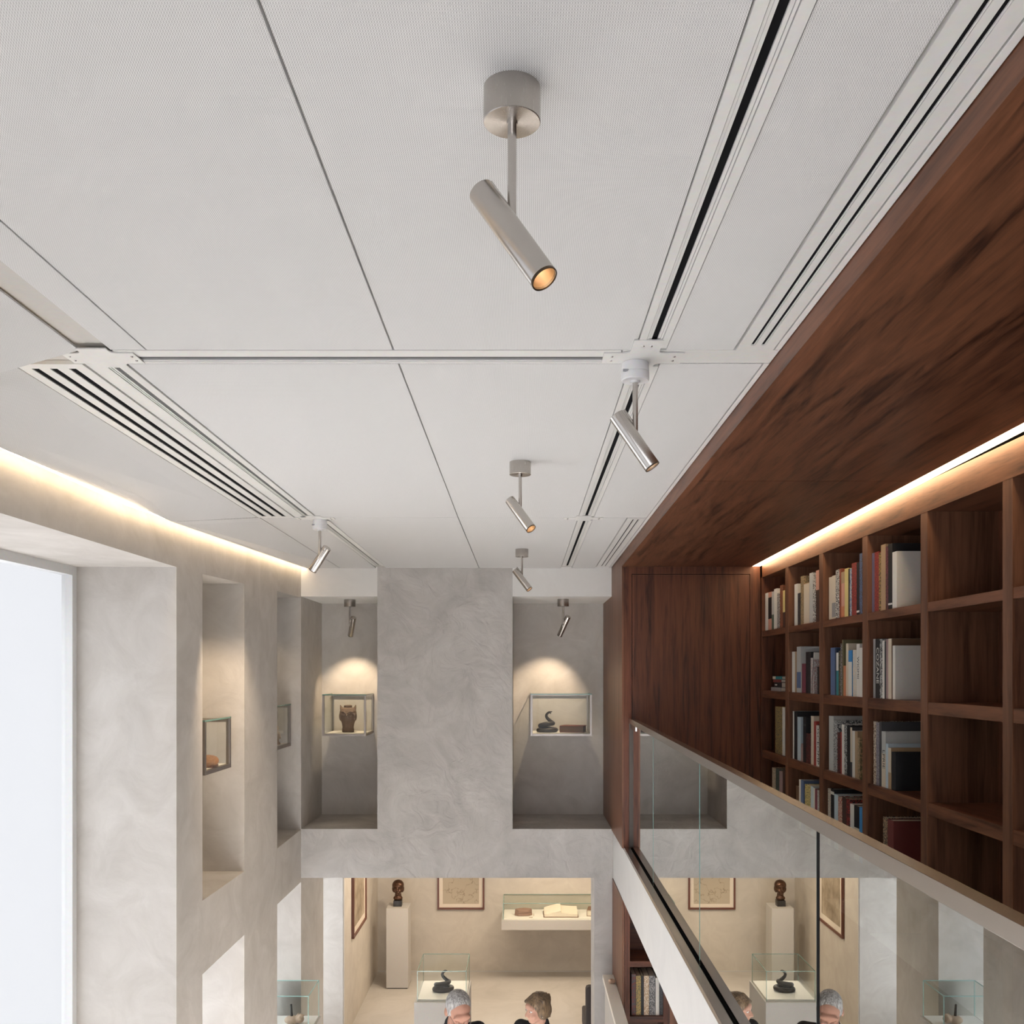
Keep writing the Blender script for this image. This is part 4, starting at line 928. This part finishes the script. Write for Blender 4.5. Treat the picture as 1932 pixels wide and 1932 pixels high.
# open book
ob = thing('open_book', 'large open book with cream pages in the middle of the long glass case', 'book', (.50, 12.16, zb_))
def openpage(s_, dz):
    m = MB(); N = 10; vs = []; xw = .215
    for k in range(N + 1):
        f_ = k / N; xx = s_ * xw * f_; top = (.016 + .060 * (1 - f_) ** .85) if s_ < 0 else (.034 + .016 * (1 - f_) ** 2)
        vs += [(.50 + xx, 12.05, zb_ + .006), (.50 + xx, 12.05, zb_ + .006 + top), (.50 + xx, 12.30, zb_ + .02), (.50 + xx, 12.30, zb_ + .02 + top + .03)]
    fs = []
    for k in range(N):
        a = k * 4; b_ = a + 4
        fs += [(a, b_, b_ + 1, a + 1), (a + 1, b_ + 1, b_ + 3, a + 3), (a + 3, b_ + 3, b_ + 2, a + 2), (a, a + 2, b_ + 2, b_)]
    fs += [(0, 1, 3, 2), (N * 4, N * 4 + 2, N * 4 + 3, N * 4 + 1)]
    m.add(vs, fs); return m
obj('left_pages', openpage(-1, .03), M['paper'], ob, smooth=60)
obj('right_pages', openpage(1, .012), M['paper'], ob, smooth=60)
obj('cover', MB().hexa([(.275, 12.04, zb_ + .0005), (.725, 12.04, zb_ + .0005), (.725, 12.31, zb_ + .0005), (.275, 12.31, zb_ + .0005)], [(.275, 12.04, zb_ + .006), (.725, 12.04, zb_ + .006), (.725, 12.31, zb_ + .02), (.275, 12.31, zb_ + .02)]), flat('brown_book_cover', (.20, .10, .06), .5), ob)
slab_book('partly hidden brown book at the right end of the long glass case', 1.0, 12.18, .30, .2, .08, R(-10), flat('brown_cloth_cover', (.22, .12, .075), .6))

# glass case by the window, with clay pipe
plinth('plinth', 'white plinth in the window recess under the clay vessel case', -2.215, -1.735, 7.69, 8.12, -2.965)
obj('tray', B(-2.19, -1.755, 7.71, 8.09, -2.965, -2.954), flat('bright_tray', (.80, .78, .75), .5), label='white display tray under the clay vessel at the window', cat='tray')
glass_hood('square glass hood with teal edges standing in the left window recess', -2.20, -1.752, 7.70, 8.10, -2.965, -2.650, 'teal', .006)
m = MB(); vx, vy = -1.93, 7.90; vz = -2.954
m.ball((vx - .01, vy, vz + .035), (.062, .05, .035), 20, 12); m.ball((vx + .055, vy, vz + .04), (.04, .04, .032), 16, 10)
m.cap((vx + .05, vy, vz + .05), (vx + .07, vy - .02, vz + .078), .022, .016); m.cap((vx + .03, vy, vz + .06), (vx + .045, vy + .01, vz + .085), .01, .006)
m.ball((vx + .08, vy - .01, vz + .075), (.022, .016, .010), 12, 8)
cl = obj('clay_vessel', m, M['clay'], label='pale clay vessel with an upright dark stick in the window case', cat='artefact'); remesh(cl, .005, 1)
obj('stick', MB().tube([(vx - .008, vy, vz + .05), (vx - .012, vy, vz + .10), (vx - .016, vy, vz + .165)], [.013, .010, .009], 12), M['blackw'], cl, smooth=50)

# counter with a shell on the right and the dark chair behind the pier
ct = thing('display_counter', 'pale display counter in front of the right gallery pier', 'counter', (.745, 7.4, H))
obj('top_board', B(.694, .787, 6.62, 8.09, -2.640, -2.600), M['case_base'], ct)
obj('front_panel', B(.712, .785, 6.66, 8.07, H, -2.640), M['plinth'], ct)
m = MB()
for k in range(26):
    a = k / 25 * 2 * math.pi * 1.6; rr = .004 + .022 * k / 25
    m.ball((.757 + rr * math.cos(a) * .8, 7.86 + rr * math.sin(a), -2.588 + .008 * k / 25), .008 + .009 * k / 25, 8, 6)
shl = obj('shell', m, flat('pinkish_shell', (.62, .42, .30), .4), label='small pinkish spiral shell on the pale counter at the pier', cat='shell'); remesh(shl, .003, 1)
ch = thing('armchair', 'dark brown upholstered chair just showing behind the right gallery pier', 'chair', (.92, 9.25, H))
obj('backrest', B(.600, 1.24, 8.80, 8.92, H + .42, H + 1.02), M['chair'], ch, bevel=.03)
obj('seat', B(.60, 1.24, 8.92, 9.45, H + .30, H + .46), M['chair'], ch, bevel=.03)
obj('armrest', B(.60, .68, 8.93, 9.42, H + .461, H + .64), M['chair'], ch, bevel=.02); obj('armrest', B(1.16, 1.24, 8.93, 9.42, H + .461, H + .64), M['chair'], ch, bevel=.02)
for xx in (.63, 1.19):
    for yy in (8.85, 9.40): obj('leg', MB().tube([(xx, yy, H), (xx, yy, H + .43 if yy < 9 else H + .31)], [.014, .02], 12), M['blackw'], ch, smooth=40)

# ------------------------------------------------------------------ people
def person(label, x, y, lower, body_yaw, yaw, pitch, skin, hair_m, style, hs=1.0, tall=1.75):
    s_ = tall / 1.75
    root = thing('person', label, 'person', (x, y, H))
    root['label'] = label
    RB = Matrix.Rotation(body_yaw, 3, 'Z')
    base = Vector((x, y, H))
    def W(v): return RB @ (Vector(v) * s_) + base
    RH = Matrix.Rotation(yaw, 3, 'Z') @ Matrix.Rotation(pitch, 3, 'X')     # positive pitch tips the face (-y) down
    piv = Vector((0, -.02 if lower else 0, 1.52 - lower))
    Wp = W(piv)
    def WH(v): return RH @ ((Vector(v) + Vector((0, -.012, .115))) * s_ * hs) + Wp
    b = MB()
    head_mb(b, WH)
    b.cap(W((0, .015, 1.42)), RH @ (Vector((0, .0, .05)) * s_) + Wp, .056 * s_, .050 * s_)
    b.cap(W((-.15, .01, 1.40)), W((.15, .01, 1.40)), .052 * s_, .052 * s_)
    b.ball(W((0, 0, 1.27)), (.155 * s_, .105 * s_, .18 * s_)); b.ball(W((0, 0, 1.02)), (.14 * s_, .10 * s_, .16 * s_)); b.ball(W((0, .01, .92)), (.155 * s_, .11 * s_, .10 * s_))
    for q in (-1, 1):
        sh_, el, wr = (q * .18, .01, 1.40), (q * .235, .05, 1.12), (q * .16, -.17, 1.02)
        b.cap(W(sh_), W(el), .048 * s_, .038 * s_); b.cap(W(el), W(wr), .037 * s_, .026 * s_)
        pm = Vector(wr) + Vector((-q * .025, -.07, -.01)); b.cap(W(wr), W(pm), .024 * s_, .030 * s_)
        b.ball(W(pm), .030 * s_)
        for k, (ln) in enumerate((.068, .076, .070, .056)):
            st = pm + Vector((-q * .005, -.015, .024 - k * .018)); md = st + Vector((-q * .018, -ln * .55, -.004)); en = md + Vector((-q * .03, -ln * .35, -.012))
            b.cap(W(st), W(md), .0095 * s_, .0088 * s_); b.cap(W(md), W(en), .0088 * s_, .0072 * s_)
        th0 = Vector(wr) + Vector((-q * .01, -.03, .024)); th1 = th0 + Vector((-q * .02, -.035, .022)); b.cap(W(th0), W(th1), .012 * s_, .010 * s_); b.cap(W(th1), W(th1 + Vector((-q * .012, -.028, .002))), .010 * s_, .0085 * s_)
        hp, kn, an = (q * .09, .01, .90), (q * .10, .0, .49), (q * .105, .03, .09)
        b.cap(W(hp), W(kn), .080 * s_, .052 * s_); b.cap(W(kn), W(an), .052 * s_, .036 * s_); b.cap(W(an), W((q * .12, -.10, .045)), .036 * s_, .030 * s_)
    bd = obj('body', b, skin, root); remesh(bd, .0062, 2, .4)
    c = MB()
    c.cap(W((-.155, .01, 1.395)), W((.155, .01, 1.395)), .066 * s_, .066 * s_)
    c.ball(W((0, 0, 1.27)), (.185 * s_, .130 * s_, .20 * s_)); c.ball(W((0, 0, 1.04)), (.165 * s_, .122 * s_, .20 * s_)); c.cap(W((0, .02, 1.40)), W((0, .015, 1.465)), .070 * s_, .064 * s_)
    for q in (-1, 1):
        c.cap(W((q * .18, .01, 1.40)), W((q * .235, .05, 1.12)), .064 * s_, .052 * s_); c.cap(W((q * .235, .05, 1.12)), W((q * .172, -.135, 1.03)), .051 * s_, .039 * s_)
    o = obj('shirt', c, M['black'], root); remesh(o, .009, 2)
    c = MB(); c.ball(W((0, .01, .93)), (.172 * s_, .128 * s_, .12 * s_))
    for q in (-1, 1): c.cap(W((q * .09, .01, .88)), W((q * .10, .0, .49)), .094 * s_, .070 * s_); c.cap(W((q * .10, 0, .49)), W((q * .105, .03, .10)), .068 * s_, .058 * s_)
    o = obj('trousers', c, M['navy'], root); remesh(o, .010, 2)
    for q in (-1, 1):
        c = MB(); c.cap(W((q * .105, .05, .045)), W((q * .125, -.13, .038)), .045 * s_, .038 * s_); c.xf(lambda v: Vector((v.x, v.y, max(v.z, H + .002))))
        obj('shoe', c, M['shoe'], root, smooth=60)
    for q in (-1, 1):
        e_ = obj('eye', MB().xf(lambda v: v).ball(WH((q * .031, -.082, .002)), .0115 * s_, 14, 10), M['eye'], root, smooth=80)
        obj('iris', MB().ball(WH((q * .031, -.0905, .001)), .0055 * s_, 10, 8), M['iris'], e_, smooth=80)
        if style == 'short': obj('eyelid', MB().ball(WH((q * .031, -.086, .002)), .0145 * s_, 12, 8), skin, root, smooth=80)
        obj('eyelid', MB().cap(WH((q * .017, -.092, .012)), WH((q * .046, -.085, .011)), .0045 * s_), skin, root, smooth=60)
    hm = MB(); rnd = random.Random(3)
    if style == 'short':
        hm.ball((0, .026, .036), (.081, .094, .093), 36, 24); hm.ball((0, .055, -.01), (.070, .060, .07), 24, 16)
        for q in (-1, 1): hm.ball((q * .062, .012, .012), (.020, .045, .045), 16, 10)
    else:
        hm.ball((0, .022, .045), (.092, .104, .092), 36, 24); hm.ball((0, .052, -.02), (.088, .080, .088), 24, 16)
        for q in (-1, 1): hm.ball((q * .070, .020, -.01), (.030, .062, .075), 16, 12)
        for k in range(9):
            a = -1.1 + k * .22; hm.cap((.02 + .02 * math.sin(a), -.02, .118), (.078 * math.sin(a), -.066 - .012 * math.cos(a), .066 + .010 * math.cos(a * 3)), .026, .013)
        for k in range(30):
            a = rnd.uniform(-.2, math.pi + .2); zz_ = rnd.uniform(-.06, .03)
            hm.cap((.085 * math.cos(a), .03 + .085 * math.sin(a), zz_ + .07), (.080 * math.cos(a), .03 + .080 * math.sin(a), zz_ - .025), .014, .007)
    hm.xf(WH); o = obj('hair', hm, hair_m, root); remesh(o, .0045, 1 if style == 'short' else 7)
    if style == 'bob':
        for q in (-1, 1): obj('earring', MB().ball(WH((q * .086, -.006, -.048)), .0055, 10, 8), M['pearl'], root, smooth=80)
    else:
        g = MB()
        for q in (-1, 1):
            pts = [WH((q * .032 + .022 * math.cos(a), -.108 + .004 * abs(math.cos(a)), -.002 + .016 * math.sin(a))) for a in [2 * math.pi * k / 16 for k in range(17)]]
            g.tube(pts, .0013, 6, False); g.cap(WH((q * .054, -.104, .002)), WH((q * .080, .01, .004)), .0013, .0013, 6)
        g.cap(WH((-.011, -.109, .002)), WH((.011, -.109, .002)), .0013, .0013, 6)
        obj('glasses', g, flat('thin_metal_rim', (.25, .22, .2), .3, 1), root, smooth=60)
    return root
person('grey haired man in black shirt looking down in front of the snake plinth', -.485, 6.66, .02, R(18), R(24), R(34), M['skin'], M['hair_grey'], 'short', 1.06, 1.765)
person('woman with short brown hair and black top looking to the left', .135, 6.92, .03, R(-30), R(-58), R(4), M['skin2'], M['hair_brown'], 'bob', .91, 1.655)
